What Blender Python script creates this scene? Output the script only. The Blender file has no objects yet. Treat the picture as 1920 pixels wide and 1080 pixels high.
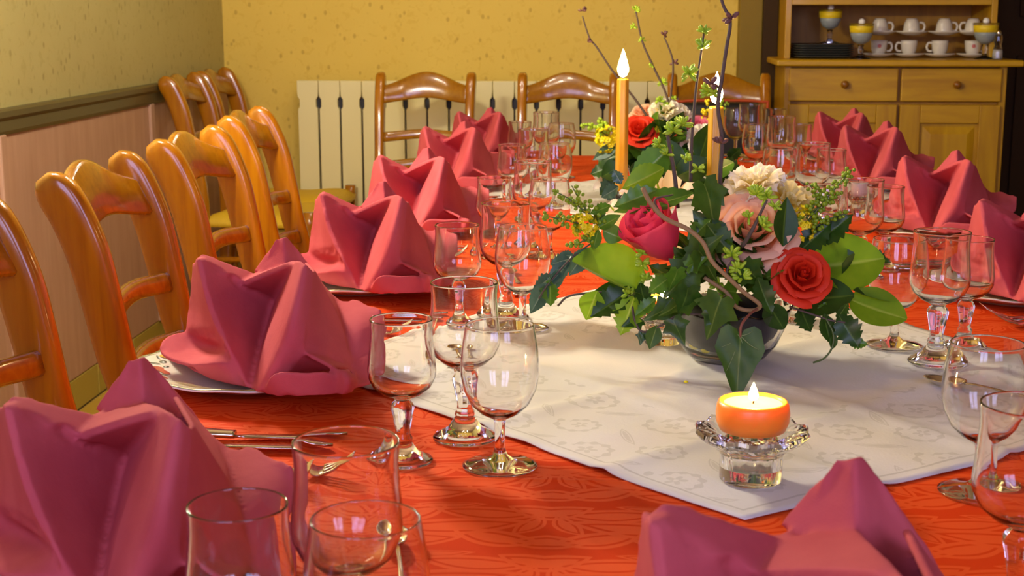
import bpy, bmesh, math, random
from mathutils import Vector, Matrix, noise
random.seed(7)
PI = math.pi
sc = bpy.context.scene
col = sc.collection

# ------------------------------------------------------------------ camera
FPX = 2667.0
TH = math.atan(526 / FPX)
PS = math.atan(192 * math.cos(TH) / FPX)
CAM = Vector((0, 0, 1.185))
RT = Vector((math.cos(PS), math.sin(PS), 0))
HF = Vector((-math.sin(PS), math.cos(PS), 0))
FW = HF * math.cos(TH) - Vector((0, 0, math.sin(TH)))
UP = HF * math.sin(TH) + Vector((0, 0, math.cos(TH)))
cd = bpy.data.cameras.new('camera')
cam = bpy.data.objects.new('camera', cd)
col.objects.link(cam)
cam.matrix_world = Matrix((
    (RT.x, UP.x, -FW.x, CAM.x), (RT.y, UP.y, -FW.y, CAM.y), (RT.z, UP.z, -FW.z, CAM.z), (0, 0, 0, 1)))
cd.sensor_width = 36
cd.lens = 36 * FPX / 1920
cd.clip_start = 0.02
cd.dof.use_dof = True
cd.dof.focus_distance = 1.75
cd.dof.aperture_fstop = 18
sc.camera = cam

# ------------------------------------------------------------------ world, windows, exposure
w = bpy.data.worlds.new('world'); sc.world = w; w.use_nodes = True
w.node_tree.nodes['Background'].inputs[0].default_value = (0.62, 0.74, 1.0, 1)
w.node_tree.nodes['Background'].inputs[1].default_value = 1.0
vs = sc.view_settings
vs.view_transform = 'Standard'
vs.look = 'None'
vs.gamma = 1
vs.use_curve_mapping = False
vs.exposure = 0.36
sc.cycles.max_bounces = 14
sc.cycles.transmission_bounces = 14
sc.cycles.transparent_max_bounces = 12
sc.cycles.glossy_bounces = 5
sc.cycles.diffuse_bounces = 4
sc.cycles.use_denoising = True
sc.cycles.sample_clamp_indirect = 6.0

def area(name, loc, rot, sx, sy, power, color):
    l = bpy.data.lights.new(name, 'AREA'); l.shape = 'RECTANGLE'; l.size = sx; l.size_y = sy
    l.energy = power; l.color = color
    o = bpy.data.objects.new(name, l); col.objects.link(o)
    o.location = loc; o.rotation_euler = rot
    return o
# daylight through the two windows of the wall behind the camera (light faces +Y)
DAY = (0.52, 0.50, 1.0)
area('window_daylight', (-0.62, -0.76, 1.75), (PI / 2, 0, 0), 0.95, 1.35, 21, DAY)
area('window_daylight', (1.05, -0.76, 1.75), (PI / 2, 0, 0), 0.95, 1.35, 21, DAY)

# ------------------------------------------------------------------ projection helpers (a pixel of the 1920x1080 photo and a depth give a point)
def ray(x, y): return FW + RT * ((x - 960) / FPX) + UP * ((540 - y) / FPX)
def at(x, y, Y):
    d = ray(x, y); return CAM + d * (Y / d.y)
def onz(x, y, z=0.75):
    d = ray(x, y); return CAM + d * ((z - CAM.z) / d.z)
def onx(x, y, X):
    d = ray(x, y); return CAM + d * (X / d.x)

# ------------------------------------------------------------------ object helpers
def tag(o, label=None, cat=None, group=None, kind=None):
    if label: o['label'] = label
    if cat: o['category'] = cat
    if group: o['group'] = group
    if kind: o['kind'] = kind
    return o
def empty(name, loc=(0, 0, 0), rz=0, label=None, cat=None, group=None):
    o = bpy.data.objects.new(name, None); col.objects.link(o)
    o.empty_display_size = 0.02
    o.location = loc; o.rotation_euler = (0, 0, rz)
    return tag(o, label, cat, group)
def link(name, me, mat=None, parent=None, smooth=True):
    if mat is not None and not me.materials: me.materials.append(mat)
    o = bpy.data.objects.new(name, me); col.objects.link(o)
    if parent: o.parent = parent
    return o
def mk(name, verts, faces, mat=None, parent=None, smooth=True):
    me = bpy.data.meshes.new(name)
    me.from_pydata([tuple(v) for v in verts], [], faces)
    me.update()
    if smooth:
        me.polygons.foreach_set('use_smooth', [True] * len(me.polygons))
    return link(name, me, mat, parent)
def bmk(name, bm, mat=None, parent=None, smooth=False):
    bmesh.ops.recalc_face_normals(bm, faces=bm.faces)
    me = bpy.data.meshes.new(name); bm.to_mesh(me); bm.free()
    if smooth: me.polygons.foreach_set('use_smooth', [True] * len(me.polygons))
    return link(name, me, mat, parent)
def box_bm(x0, x1, y0, y1, z0, z1, bev=0.0, seg=2, bm=None):
    own = bm is None
    b = bmesh.new()
    v = [b.verts.new(p) for p in ((x0, y0, z0), (x1, y0, z0), (x1, y1, z0), (x0, y1, z0), (x0, y0, z1), (x1, y0, z1), (x1, y1, z1), (x0, y1, z1))]
    for f in ((0, 3, 2, 1), (4, 5, 6, 7), (0, 1, 5, 4), (1, 2, 6, 5), (2, 3, 7, 6), (3, 0, 4, 7)): b.faces.new([v[i] for i in f])
    if bev > 0: bmesh.ops.bevel(b, geom=list(b.edges), offset=bev, segments=seg, affect='EDGES', profile=0.5)
    if own: return b
    me = bpy.data.meshes.new('tmp'); b.to_mesh(me); b.free(); bm.from_mesh(me); bpy.data.meshes.remove(me)
    return bm
def box(name, x0, x1, y0, y1, z0, z1, mat, parent=None, bev=0.0, smooth=False):
    return bmk(name, box_bm(x0, x1, y0, y1, z0, z1, bev), mat, parent, smooth)
def dup(o, parent=None):
    c = o.copy(); col.objects.link(c); c.parent = parent
    for ch in list(o.children):
        dup(ch, c)
    return c
def lathe_vf(prof, n=32, fn=None):
    """prof: list of (r,z); fn(r,z,ang)->(r,z)"""
    V, F = [], []
    rows = []
    for (r, z) in prof:
        if r < 1e-6:
            rows.append([len(V)]); V.append((0, 0, z)); continue
        row = []
        for k in range(n):
            a = 2 * PI * k / n
            rr, zz = (r, z) if fn is None else fn(r, z, a)
            row.append(len(V)); V.append((rr * math.cos(a), rr * math.sin(a), zz))
        rows.append(row)
    for a, b in zip(rows[:-1], rows[1:]):
        for k in range(n):
            k2 = (k + 1) % n
            if len(a) == 1 and len(b) == 1: continue
            if len(a) == 1: F.append((a[0], b[k2], b[k]))
            elif len(b) == 1: F.append((a[k], a[k2], b[0]))
            else: F.append((a[k], a[k2], b[k2], b[k]))
    return V, F
def lathe(name, prof, mat, parent=None, n=32, fn=None, smooth=True):
    V, F = lathe_vf(prof, n, fn)
    return mk(name, V, F, mat, parent, smooth)
def catmull(pts, sub=6):
    P = [Vector(p) for p in pts]
    if len(P) < 3: 
        return [P[0].lerp(P[-1], k / sub) for k in range(sub + 1)]
    out = []
    for i in range(len(P) - 1):
        p0 = P[i - 1] if i > 0 else P[0] * 2 - P[1]
        p1, p2 = P[i], P[i + 1]
        p3 = P[i + 2] if i + 2 < len(P) else P[-1] * 2 - P[-2]
        for k in range(sub):
            t = k / sub
            out.append(0.5 * ((2 * p1) + (p2 - p0) * t + (2 * p0 - 5 * p1 + 4 * p2 - p3) * t * t + (3 * p1 - p0 - 3 * p2 + p3) * t ** 3))
    out.append(P[-1])
    return out
def tube_vf(pts, rad, n=8, flat=1.0, up=None, cap=True):
    P = [Vector(p) for p in pts]
    m = len(P)
    R = [rad] * m if isinstance(rad, (int, float)) else [rad[0] + (rad[-1] - rad[0]) * i / (m - 1) for i in range(m)] if len(rad) == 2 else list(rad)
    V, F = [], []
    prev = Vector(up) if up is not None else None
    for i, p in enumerate(P):
        t = (P[min(i + 1, m - 1)] - P[max(i - 1, 0)])
        t = t.normalized() if t.length > 1e-9 else Vector((0, 0, 1))
        if prev is None:
            prev = Vector((0, 0, 1)) if abs(t.z) < 0.9 else Vector((1, 0, 0))
        s = t.cross(prev)
        if s.length < 1e-6: s = t.orthogonal()
        s.normalize(); u = s.cross(t).normalized()
        prev = u
        for k in range(n):
            a = 2 * PI * k / n
            V.append(p + s * (math.cos(a) * R[i]) + u * (math.sin(a) * R[i] * flat))
    for i in range(m - 1):
        for k in range(n):
            k2 = (k + 1) % n
            F.append((i * n + k, i * n + k2, (i + 1) * n + k2, (i + 1) * n + k))
    if cap:
        F.append(tuple(reversed(range(n)))); F.append(tuple(range((m - 1) * n, m * n)))
    return V, F
def tube(name, pts, rad, mat, parent=None, n=8, flat=1.0, up=None, sub=0):
    if sub: pts = catmull(pts, sub)
    V, F = tube_vf(pts, rad, n, flat, up)
    return mk(name, V, F, mat, parent)
def join_vf(parts):
    V, F = [], []
    for v, f in parts:
        o = len(V); V += list(v); F += [tuple(i + o for i in q) for q in f]
    return V, F

# ------------------------------------------------------------------ materials
def srgb(r, g, b):
    def c(v):
        v /= 255.0
        return v / 12.92 if v <= 0.04045 else ((v + 0.055) / 1.055) ** 2.4
    return (c(r), c(g), c(b), 1)
class NT:
    def __init__(s, name):
        s.m = bpy.data.materials.new(name); s.m.use_nodes = True
        s.t = s.m.node_tree; s.n = s.t.nodes; s.l = s.t.links
        s.b = s.n['Principled BSDF']; s.out = s.n['Material Output']
    def new(s, ty, **kw):
        x = s.n.new(ty)
        for k, v in kw.items(): setattr(x, k, v)
        return x
    def put(s, sock, v):
        if isinstance(v, bpy.types.NodeSocket): s.l.new(v, sock)
        elif v is not None: sock.default_value = v
    def math(s, op, a, b=None, c=None):
        x = s.new('ShaderNodeMath', operation=op)
        s.put(x.inputs[0], a); s.put(x.inputs[1], b); s.put(x.inputs[2], c)
        return x.outputs[0]
    def coord(s, which='Object'): return s.new('ShaderNodeTexCoord').outputs[which]
    def mapping(s, vec, scale=(1, 1, 1), loc=(0, 0, 0), rot=(0, 0, 0)):
        x = s.new('ShaderNodeMapping'); s.put(x.inputs[0], vec)
        x.inputs['Location'].default_value = loc; x.inputs['Rotation'].default_value = rot; x.inputs['Scale'].default_value = scale
        return x.outputs[0]
    def noise(s, vec, scale=5, detail=3, rough=0.5, dist=0):
        x = s.new('ShaderNodeTexNoise'); s.put(x.inputs['Vector'], vec)
        x.inputs['Scale'].default_value = scale; x.inputs['Detail'].default_value = detail
        x.inputs['Roughness'].default_value = rough; x.inputs['Distortion'].default_value = dist
        return x.outputs['Fac']
    def voronoi(s, vec, scale=5, feature='F1', rand=1.0):
        x = s.new('ShaderNodeTexVoronoi', feature=feature); s.put(x.inputs['Vector'], vec)
        x.inputs['Scale'].default_value = scale; x.inputs['Randomness'].default_value = rand
        return x.outputs['Distance']
    def ramp(s, fac, stops, interp='LINEAR'):
        x = s.new('ShaderNodeValToRGB'); s.put(x.inputs[0], fac); x.color_ramp.interpolation = interp
        e = x.color_ramp.elements
        while len(e) < len(stops): e.new(0.5)
        for q, (p, c) in zip(e, stops): q.position = p; q.color = c
        return x.outputs[0]
    def mix(s, fac, a, b):
        x = s.new('ShaderNodeMix', data_type='RGBA'); s.put(x.inputs[0], fac); s.put(x.inputs[6], a); s.put(x.inputs[7], b)
        return x.outputs[2]
    def sep(s, vec):
        x = s.new('ShaderNodeSeparateXYZ'); s.put(x.inputs[0], vec); return x.outputs
    def comb(s, x_, y_, z_=0.0):
        x = s.new('ShaderNodeCombineXYZ'); s.put(x.inputs[0], x_); s.put(x.inputs[1], y_); s.put(x.inputs[2], z_); return x.outputs[0]
    def bump(s, h, strength=0.3, dist=0.001):
        x = s.new('ShaderNodeBump'); s.put(x.inputs['Height'], h)
        x.inputs['Strength'].default_value = strength; x.inputs['Distance'].default_value = dist
        s.l.new(x.outputs[0], s.b.inputs['Normal'])
    def attr(s, name):
        return s.new('ShaderNodeAttribute', attribute_name=name).outputs['Fac']
    def set(s, color=None, rough=None, metal=None, **kw):
        if color is not None: s.put(s.b.inputs['Base Color'], color)
        if rough is not None: s.put(s.b.inputs['Roughness'], rough)
        if metal is not None: s.put(s.b.inputs['Metallic'], metal)
        for k, v in kw.items(): s.put(s.b.inputs[k.replace('_', ' ')], v)
        return s.m
def plain(name, c, rough=0.5, metal=0.0, **kw):
    return NT(name).set(c, rough, metal, **kw)

M = {}
def mat_paper(name, base, spot, dark):
    n = NT(name); co = n.coord()
    a = n.noise(co, 38, 2, 0.5, 0.8)
    b = n.noise(co, 5, 2)
    m1 = n.ramp(a, [(0.57, (0, 0, 0, 1)), (0.66, (1, 1, 1, 1))])
    v = n.voronoi(n.mapping(co, (1, 1, 0.7)), 24)
    m2 = n.ramp(v, [(0.12, (1, 1, 1, 1)), (0.2, (0, 0, 0, 1))])
    c = n.mix(n.math('MULTIPLY', b, 0.5), base, spot)
    c = n.mix(n.math('MULTIPLY', m1, 0.45), c, spot)
    c = n.mix(n.math('MULTIPLY', m2, 0.5), c, dark)
    n.bump(a, 0.15, 0.002)
    return n.set(c, 0.75)
M['paper_back'] = mat_paper('yellow_wallpaper', srgb(234, 204, 92), srgb(218, 182, 66), srgb(176, 136, 44))
M['paper_left'] = mat_paper('shaded_wallpaper', srgb(192, 182, 114), srgb(170, 158, 88), srgb(136, 120, 60))  # back wall's paper again, with the dimmer light here put into the colour
n = NT('pink_wainscot'); co = n.coord()
a = n.noise(n.mapping(co, (30, 30, 3)), 1, 4, 0.6)
b = n.noise(co, 3, 2)
c = n.ramp(n.math('ADD', n.math('MULTIPLY', a, .6), n.math('MULTIPLY', b, .4)), [(0.3, srgb(178, 138, 106)), (0.7, srgb(200, 160, 128))])
M['wainscot'] = n.set(c, 0.6)
M['rail'] = plain('dark_rail_paint', srgb(88, 80, 46), 0.4)
n = NT('floor_tiles'); co = n.coord()
inf = n.new('ShaderNodeObjectInfo')
c = n.mix(n.math('MULTIPLY', inf.outputs['Random'], .6), srgb(204, 170, 66), srgb(188, 152, 52))
c = n.mix(n.math('MULTIPLY', n.noise(co, 9, 4), .5), c, srgb(166, 128, 40))
M['floor'] = n.set(c, 0.3)
M['grout'] = plain('grey_floor_grout', srgb(140, 118, 66), 0.8)
M['base_tile'] = plain('olive_baseboard_tile', srgb(176, 158, 66), 0.3)
M['ceiling'] = plain('ceiling_paint', srgb(128, 108, 84), 0.9)
M['wall_plain'] = plain('plain_wall_paint', srgb(150, 128, 92), 0.8)
M['olive'] = plain('olive_wood_paint', srgb(140, 116, 42), 0.6, Specular_IOR_Level=0.2)
M['dark_wood'] = plain('dark_brown_wood', srgb(62, 44, 18), 0.6, Specular_IOR_Level=0.15)

def mat_wood(name, c1, c2, c3, rough=0.22, axis=(26, 26, 2.5), coat=0.6):
    n = NT(name); co = n.coord()
    m = n.mapping(co, axis)
    a = n.noise(m, 1.0, 5, 0.55, 1.2)
    w = n.noise(n.mapping(co, tuple(v * 4 for v in axis)), 1.0, 2)
    f = n.math('ADD', n.math('MULTIPLY', a, .8), n.math('MULTIPLY', w, .2))
    c = n.ramp(f, [(0.3, c3), (0.5, c1), (0.72, c2)])
    n.bump(w, 0.04, 0.001)
    return n.set(c, rough, Coat_Weight=coat, Coat_Roughness=0.08)
M['chair'] = mat_wood('honey_varnished_wood', srgb(168, 104, 6), srgb(182, 120, 10), srgb(142, 80, 5))
M['chair_h'] = mat_wood('honey_varnished_rail_wood', srgb(156, 102, 6), srgb(170, 116, 10), srgb(136, 82, 5), axis=(2.5, 26, 26))
n = NT('rush_seat'); co = n.coord()
wv = n.new('ShaderNodeTexWave'); n.put(wv.inputs['Vector'], co); wv.inputs['Scale'].default_value = 60; wv.inputs['Distortion'].default_value = 2
c = n.ramp(wv.outputs['Fac'], [(0.0, srgb(216, 172, 24)), (1.0, srgb(244, 206, 50))])
n.bump(wv.outputs['Fac'], 0.5, 0.003)
M['rush'] = n.set(c, 0.6)
M['cab'] = mat_wood('golden_pine_horizontal', srgb(196, 150, 8), srgb(208, 164, 14), srgb(178, 130, 6), 0.4, (2.0, 14, 18), 0.2)
M['cab_v'] = mat_wood('golden_pine_vertical', srgb(192, 146, 8), srgb(204, 160, 12), srgb(174, 126, 6), 0.4, (18, 14, 2.0), 0.2)
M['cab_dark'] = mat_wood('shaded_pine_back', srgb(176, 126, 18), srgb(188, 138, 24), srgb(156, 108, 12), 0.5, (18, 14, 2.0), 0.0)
M['knob'] = plain('turned_wood_knob', srgb(140, 88, 20), 0.2)
M['radiator'] = plain('cream_radiator_enamel', srgb(238, 228, 164), 0.35)
M['black'] = plain('black_plastic', srgb(18, 18, 18), 0.4)

# ---- tablecloth damask: leaf motifs woven in two sheens of one orange red
def leaf_mask(n, px, py, cx, cy, ang, L, W):
    dx = n.math('SUBTRACT', px, cx); dy = n.math('SUBTRACT', py, cy)
    ca, sa = math.cos(ang), math.sin(ang)
    u = n.math('MULTIPLY', n.math('ADD', n.math('MULTIPLY', dx, ca), n.math('MULTIPLY', dy, sa)), 1 / L)
    v = n.math('MULTIPLY', n.math('SUBTRACT', n.math('MULTIPLY', dy, ca), n.math('MULTIPLY', dx, sa)), 1 / W)
    # bend
    v = n.math('SUBTRACT', v, n.math('MULTIPLY', n.math('MULTIPLY', u, u), 0.35))
    e = n.math('SUBTRACT', n.math('SUBTRACT', 1.0, n.math('MULTIPLY', u, u)), n.math('ABSOLUTE', v))
    inside = n.math('GREATER_THAN', e, 0.0)
    ring = n.math('GREATER_THAN', n.math('ABSOLUTE', n.math('SUBTRACT', e, 0.42)), 0.10)
    return n.math('MULTIPLY', inside, ring)
n = NT('orange_damask_cloth'); co = n.coord()
wob = n.noise(co, 6, 2)
xyz = n.sep(co)
CW, CH = 0.15, 0.115
px = n.math('PINGPONG', n.math('ADD', xyz[0], 5.0), CW)
rowv = n.math('DIVIDE', n.math('ADD', xyz[1], 5.0), CH)
py = n.math('MULTIPLY', n.math('FRACT', rowv), CH)
mask = None
for (cx, cy, ang, L, W) in ((.035, .022, .1, .042, .012), (.105, .03, -.35, .038, .013), (.07, .055, .15, .060, .014), (.03, .085, .55, .033, .013), (.095, .088, -.1, .045, .012), (.135, .062, 1.1, .024, .008), (.008, .05, 1.3, .022, .008), (.06, .108, .05, .03, .006), (.150, .024, .25, .030, .011), (.146, .092, -.3, .034, .012), (.0, .018, .3, .026, .009), (.0, .104, -.2, .026, .007)):
    k = leaf_mask(n, px, py, cx, cy, ang, L * 1.12, W * 1.4)
    mask = k if mask is None else n.math('MAXIMUM', mask, k)
c = n.mix(mask, srgb(206, 60, 12), srgb(221, 83, 31))
th = n.new('ShaderNodeTexWave'); n.put(th.inputs['Vector'], co); th.inputs['Scale'].default_value = 420; 
n.bump(n.math('ADD', n.math('MULTIPLY', mask, 1.0), n.math('MULTIPLY', n.noise(co, 900, 1), .6)), 0.25, 0.0006)
M['cloth'] = n.set(c, n.math('SUBTRACT', 0.75, n.math('MULTIPLY', mask, 0.16)), Specular_IOR_Level=0.05)

# ---- white overlay damask: scrolls of leaves and rosettes
n = NT('white_damask_cloth'); co = n.coord()
xyz = n.sep(n.mapping(co, rot=(0, 0, 0.82)))
q = 0.125
fx = n.math('SUBTRACT', n.math('MULTIPLY', n.math('FRACT', n.math('DIVIDE', n.math('ADD', xyz[0], 5.05), q)), q), q / 2)
fy = n.math('SUBTRACT', n.math('MULTIPLY', n.math('FRACT', n.math('DIVIDE', n.math('ADD', xyz[1], 5.0), q)), q), q / 2)
def scroll(cx, cy, r, wd, lobes, off):
    dx = n.math('SUBTRACT', fx, cx); dy = n.math('SUBTRACT', fy, cy)
    rr = n.math('SQRT', n.math('ADD', n.math('MULTIPLY', dx, dx), n.math('MULTIPLY', dy, dy)))
    an = n.math('ARCTAN2', dy, dx)
    spi = n.math('ADD', rr, n.math('MULTIPLY', an, r * 0.07))
    wv = n.math('MULTIPLY', n.math('ADD', n.math('SINE', n.math('MULTIPLY', an, lobes * 2.0)), 1.6), wd * 0.5)
    ring = n.math('LESS_THAN', n.math('ABSOLUTE', n.math('SUBTRACT', spi, r)), wv)
    pet = n.math('ADD', n.math('MULTIPLY', n.math('ABSOLUTE', n.math('SINE', n.math('MULTIPLY', n.math('ADD', an, off), lobes / 2.0))), r * .34), r * .12)
    flower = n.math('MULTIPLY', n.math('LESS_THAN', rr, pet), n.math('GREATER_THAN', rr, r * .1))
    return n.math('MAXIMUM', ring, flower)
mask = n.math('MAXIMUM', scroll(-.026, -.022, .026, .0036, 5, 0), scroll(.031, .030, .021, .0032, 5, .5))
mask = n.math('MAXIMUM', mask, leaf_mask(n, fx, fy, .028, -.034, .7, .028, .006))
mask = n.math('MAXIMUM', mask, leaf_mask(n, fx, fy, -.03, .037, -.5, .026, .0055))
# motif band keeps to the border of the cloth (attribute runs 0 at the hem to 1 at the centre)
edge = n.attr('edge')
band = n.math('MULTIPLY', n.math('GREATER_THAN', edge, 0.06), n.math('LESS_THAN', edge, 0.5))
mask = n.math('MULTIPLY', mask, band)
grain = n.noise(n.mapping(co, (1, 1, 1)), 330, 2)
c = n.mix(mask, srgb(218, 215, 204), srgb(203, 200, 187))
hem = n.math('LESS_THAN', n.math('ABSOLUTE', n.math('SUBTRACT', edge, 0.05)), 0.004)
c = n.mix(n.math('MULTIPLY', hem, .5), c, srgb(170, 166, 150))
n.bump(n.math('ADD', n.math('MULTIPLY', grain, 1.0), n.math('MULTIPLY', mask, -.5)), 0.30, 0.0008)
M['white_cloth'] = n.set(c, 0.75, Specular_IOR_Level=0.2)

n = NT('napkin_cloth'); co = n.coord()
c = n.ramp(n.noise(co, 14, 3), [(0.35, srgb(186, 78, 84)), (0.7, srgb(200, 92, 96))])
n.bump(n.math('ADD', n.noise(co, 1300, 1), n.math('MULTIPLY', n.noise(co, 160, 2), 1.2)), 0.35, 0.0006)
M['napkin'] = n.set(c, 0.85, Specular_IOR_Level=0.1)

M['plate'] = plain('cream_porcelain', srgb(236, 232, 214), 0.12, Coat_Weight=0.5)
M['plate_line'] = plain('olive_gilt_line', srgb(128, 118, 60), 0.25, 0.4)
M['print_red'] = plain('red_fruit_print', srgb(178, 70, 58), 0.2)
M['print_green'] = plain('green_leaf_print', srgb(92, 100, 82), 0.2)
M['print_yellow'] = plain('yellow_fruit_print', srgb(226, 178, 50), 0.2)
M['steel'] = plain('polished_cutlery_steel', srgb(214, 206, 188), 0.12, 1.0)

def mat_glass(name, tint=(1, 1, 1, 1), clear=0.3, ior=1.47):
    n = NT(name)
    n.set(tint, 0.0, 0.0, IOR=ior, Transmission_Weight=1.0)
    return n.m
M['glass'] = mat_glass('clear_table_glass', (0.985, 0.985, 0.98, 1), 0.32)
M['glass_cut'] = mat_glass('clear_pressed_glass', (0.985, 0.985, 0.98, 1), 0.25, 1.5)
M['glass_bowl'] = mat_glass('clear_bowl_glass', (0.95, 0.97, 0.97, 1), 0.4)

# ================================================================== the room
XL, XR, YB, YF, ZC = -1.60, 2.35, 5.83, -0.80, 2.55
fl = tag(box('floor', XL - .1, XR + .1, YF - .1, YB + .1, -0.06, -0.004, M['grout']), 'yellow tiled floor under the chairs', None, None, 'structure')
ft = None
TS = .334
for i in range(12):
    for j in range(20):
        if ft is None:
            ft = box('floor_tile', .002, TS - .002, .002, TS - .002, -.012, 0, M['floor'], fl, .0015); o = ft
        else:
            o = ft.copy(); col.objects.link(o); o.parent = fl
        o.location = (XL + .014 + i * TS * .98, YF + j * TS * .99, 0); o.scale = (.98, .99, 1)
tag(box('ceiling', XL - .1, XR + .1, YF - .1, YB + .1, ZC, ZC + .06, M['ceiling']), 'pale plastered ceiling over the room', None, None, 'structure')
wl = tag(box('wall_left', XL - .1, XL, YF - .1, YB + .1, 0.0, ZC, M['paper_left']), 'left wall with shaded speckled wallpaper above pinkish panelling', None, None, 'structure')
wb = tag(box('wall_back', XL, XR, YB, YB + .1, 0.0, ZC, M['paper_back']), 'back wall in yellow speckled wallpaper behind the radiator', None, None, 'structure')
tag(box('wall_right', XR, XR + .1, YF - .1, YB + .1, 0.0, ZC, M['wall_plain']), 'plain cream wall on the right side', None, None, 'structure')
# wall behind the camera with its two window openings
WF = empty('wall_front', (0, 0, 0)); tag(WF, 'cream wall with two windows opposite the radiator', None, None, 'structure')
zw0, zw1 = 1.05, 2.45
for (x0, x1, z0, z1) in ((XL, XR, 0, zw0), (XL, XR, zw1, ZC), (XL, -1.12, zw0, zw1), (-.12, .55, zw0, zw1), (1.55, XR, zw0, zw1)):
    box('wall_section', x0, x1, YF - .1, YF, z0, z1, M['wall_plain'], WF)
M['white_paint'] = plain('white_window_paint', srgb(238, 236, 230), 0.4)
for k, (x0, x1) in enumerate(((-1.12, -.12), (.55, 1.55))):
    wn = empty('window_%d' % (k + 1), (0, 0, 0)); tag(wn, ('white framed window left of the camera', 'white framed window right of the camera')[k], None, None, 'structure')
    for (a, b, c, d) in ((x0, x1, zw0, zw0 + .05), (x0, x1, zw1 - .05, zw1), (x0, x0 + .05, zw0 + .05, zw1 - .05), (x1 - .05, x1, zw0 + .05, zw1 - .05)):
        box('frame_rail', a, b, YF, YF + .06, c, d, M['white_paint'], wn)
    xm = (x0 + x1) / 2
    box('mullion', xm - .035, xm + .035, YF, YF + .065, zw0 + .05, zw1 - .05, M['white_paint'], wn)

# wainscot boards, each its own panel of the left wall, with narrow battens between them
yj = [YF, .2, 1.3, 2.4, 3.6, 4.82, YB]
for a, b in zip(yj[:-1], yj[1:]):
    box('wainscot_panel', XL, XL + .012, a + .006, b - .006, .10, .86, M['wainscot'], wl, 0.003)
for y in yj[1:-1]:
    box('panel_batten', XL, XL + .022, y - .02, y + .02, .10, .86, M['wainscot'], wl, 0.004)
# rail with a moulded profile
prof = [(XL, .858), (XL + .018, .858), (XL + .022, .868), (XL + .022, .895), (XL + .03, .905), (XL + .03, .92), (XL + .026, .926), (XL, .926)]
V = [(x, YF, z) for x, z in prof] + [(x, YB, z) for x, z in prof]
m = len(prof)
tag(mk('trim_1', V, [(i, i + 1, m + i + 1, m + i) for i in range(m - 1)] + [tuple(range(m)), tuple(range(2 * m - 1, m - 1, -1))], M['rail'], None, False), 'dark wooden dado rail along the left wall', None, None, 'structure')
bb = empty('baseboard_left', (XL, 0, 0)); tag(bb, 'olive tile skirting at the foot of the left wall', None, None, 'structure')
tile0 = None
for k in range(20):
    y0 = YF + k * .333
    if tile0 is None:
        tile0 = box('tile', 0, .012, .003, .330, 0, .098, M['base_tile'], bb, 0.003); o = tile0
    else:
        o = tile0.copy(); col.objects.link(o); o.parent = bb
    o.location = (0, y0, 0)
tag(box('baseboard_back', XL, XR, YB - .012, YB, 0, .098, M['base_tile']), 'olive skirting along the back wall', None, None, 'structure')

# post at the end of the papered wall, then the dark doorway beyond the cabinet
x0, x1 = at(1385, 100, 5.74).x, at(1428, 100, 5.74).x
tag(box('trim_2', x0, x1, 5.74, YB, 0, ZC, M['olive'], None, 0.004), 'olive painted wall post left of the cabinet', None, None, 'structure')
tag(box('shadow_strip', x1, x1 + .06, 5.72, YB, 0, ZC, M['dark_wood'], None, 0.003), 'dark strip for the shadow between post and cabinet', None, None, 'structure')  # dark strip standing in for the shadow on the wall
dr = tag(box('door_1', 1.47, 2.25, 5.79, YB, 0, 2.05, M['dark_wood'], None, 0.004), 'dark brown door right of the cabinet', None, None, 'structure')
for zz in (.25, 1.15):
    box('door_panel', 1.58, 2.14, 5.775, 5.79, zz, zz + .75, M['dark_wood'], dr, 0.004)

# ================================================================== radiator
rx0 = at(563, 250, 5.74).x
RAD = empty('radiator', (rx0, 5.74, 0.12), 0, 'cream sectional radiator along the yellow back wall', 'radiator')
sw = (at(640, 250, 5.74).x - at(600, 250, 5.74).x)
ztop = at(600, 150, 5.74).z - .12
def rad_section():
    W = sw; g = .0045
    # front plate outline with the widened slot near the top
    L = []
    zs = [0, ztop - .115, ztop - .105, ztop - .075, ztop - .065, ztop - .04, ztop]
    inset = [g, g * .8, g * 2.3, g * 2.3, g * .6, g * .2, g * .2]
    pts = [(i, z) for i, z in zip(inset, zs)] + [(W - i, z) for i, z in reversed(list(zip(inset, zs)))]
    V = [(x, -.045, z) for x, z in pts] + [(x, .0, z) for x, z in pts]
    m = len(pts)
    F = [tuple(range(m))[::-1], tuple(range(m, 2 * m))] + [(i, (i + 1) % m, m + (i + 1) % m, m + i) for i in range(m)]
    o = mk('section', V, F, M['radiator'], RAD, False)
    md = o.modifiers.new('b', 'BEVEL'); md.width = .0025; md.segments = 2; md.limit_method = 'ANGLE'
    return o
s0 = rad_section()
nsec = 17
for k in range(1, nsec):
    o = s0.copy(); col.objects.link(o); o.parent = RAD; o.location = (k * sw, 0, 0)
box('slot_shade', .01, nsec * sw - .01, -.02, .05, .01, ztop - .06, M['black'], RAD)  # black box added behind the sections for the shade in their slots
for zz in (.0, ztop - .05):
    tube('header_pipe', [(-.005, .025, zz + .03), (nsec * sw + .005, .025, zz + .03)], .018, M['radiator'], RAD, 12)
vx = nsec * sw
vp = at(1220, 172, 5.72)
tube('valve_pipe', [(vx - .01, .0, .72), (vp.x - rx0, -.02, vp.z - .12), (vp.x - rx0, -.02, 0)], .009, M['radiator'], RAD, 8)
lathe('valve_knob', [(0, -.045), (.018, -.043), (.024, -.02), (.024, .025), (.018, .04), (0, .042)], M['dark_wood'], RAD, 20).location = (vp.x - rx0, -.02, vp.z - .12)
for k in (2, 9, 15):
    box('foot_bracket', k * sw - .01, k * sw + .01, -.01, .02, -.12, .02, M['radiator'], RAD)

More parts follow.
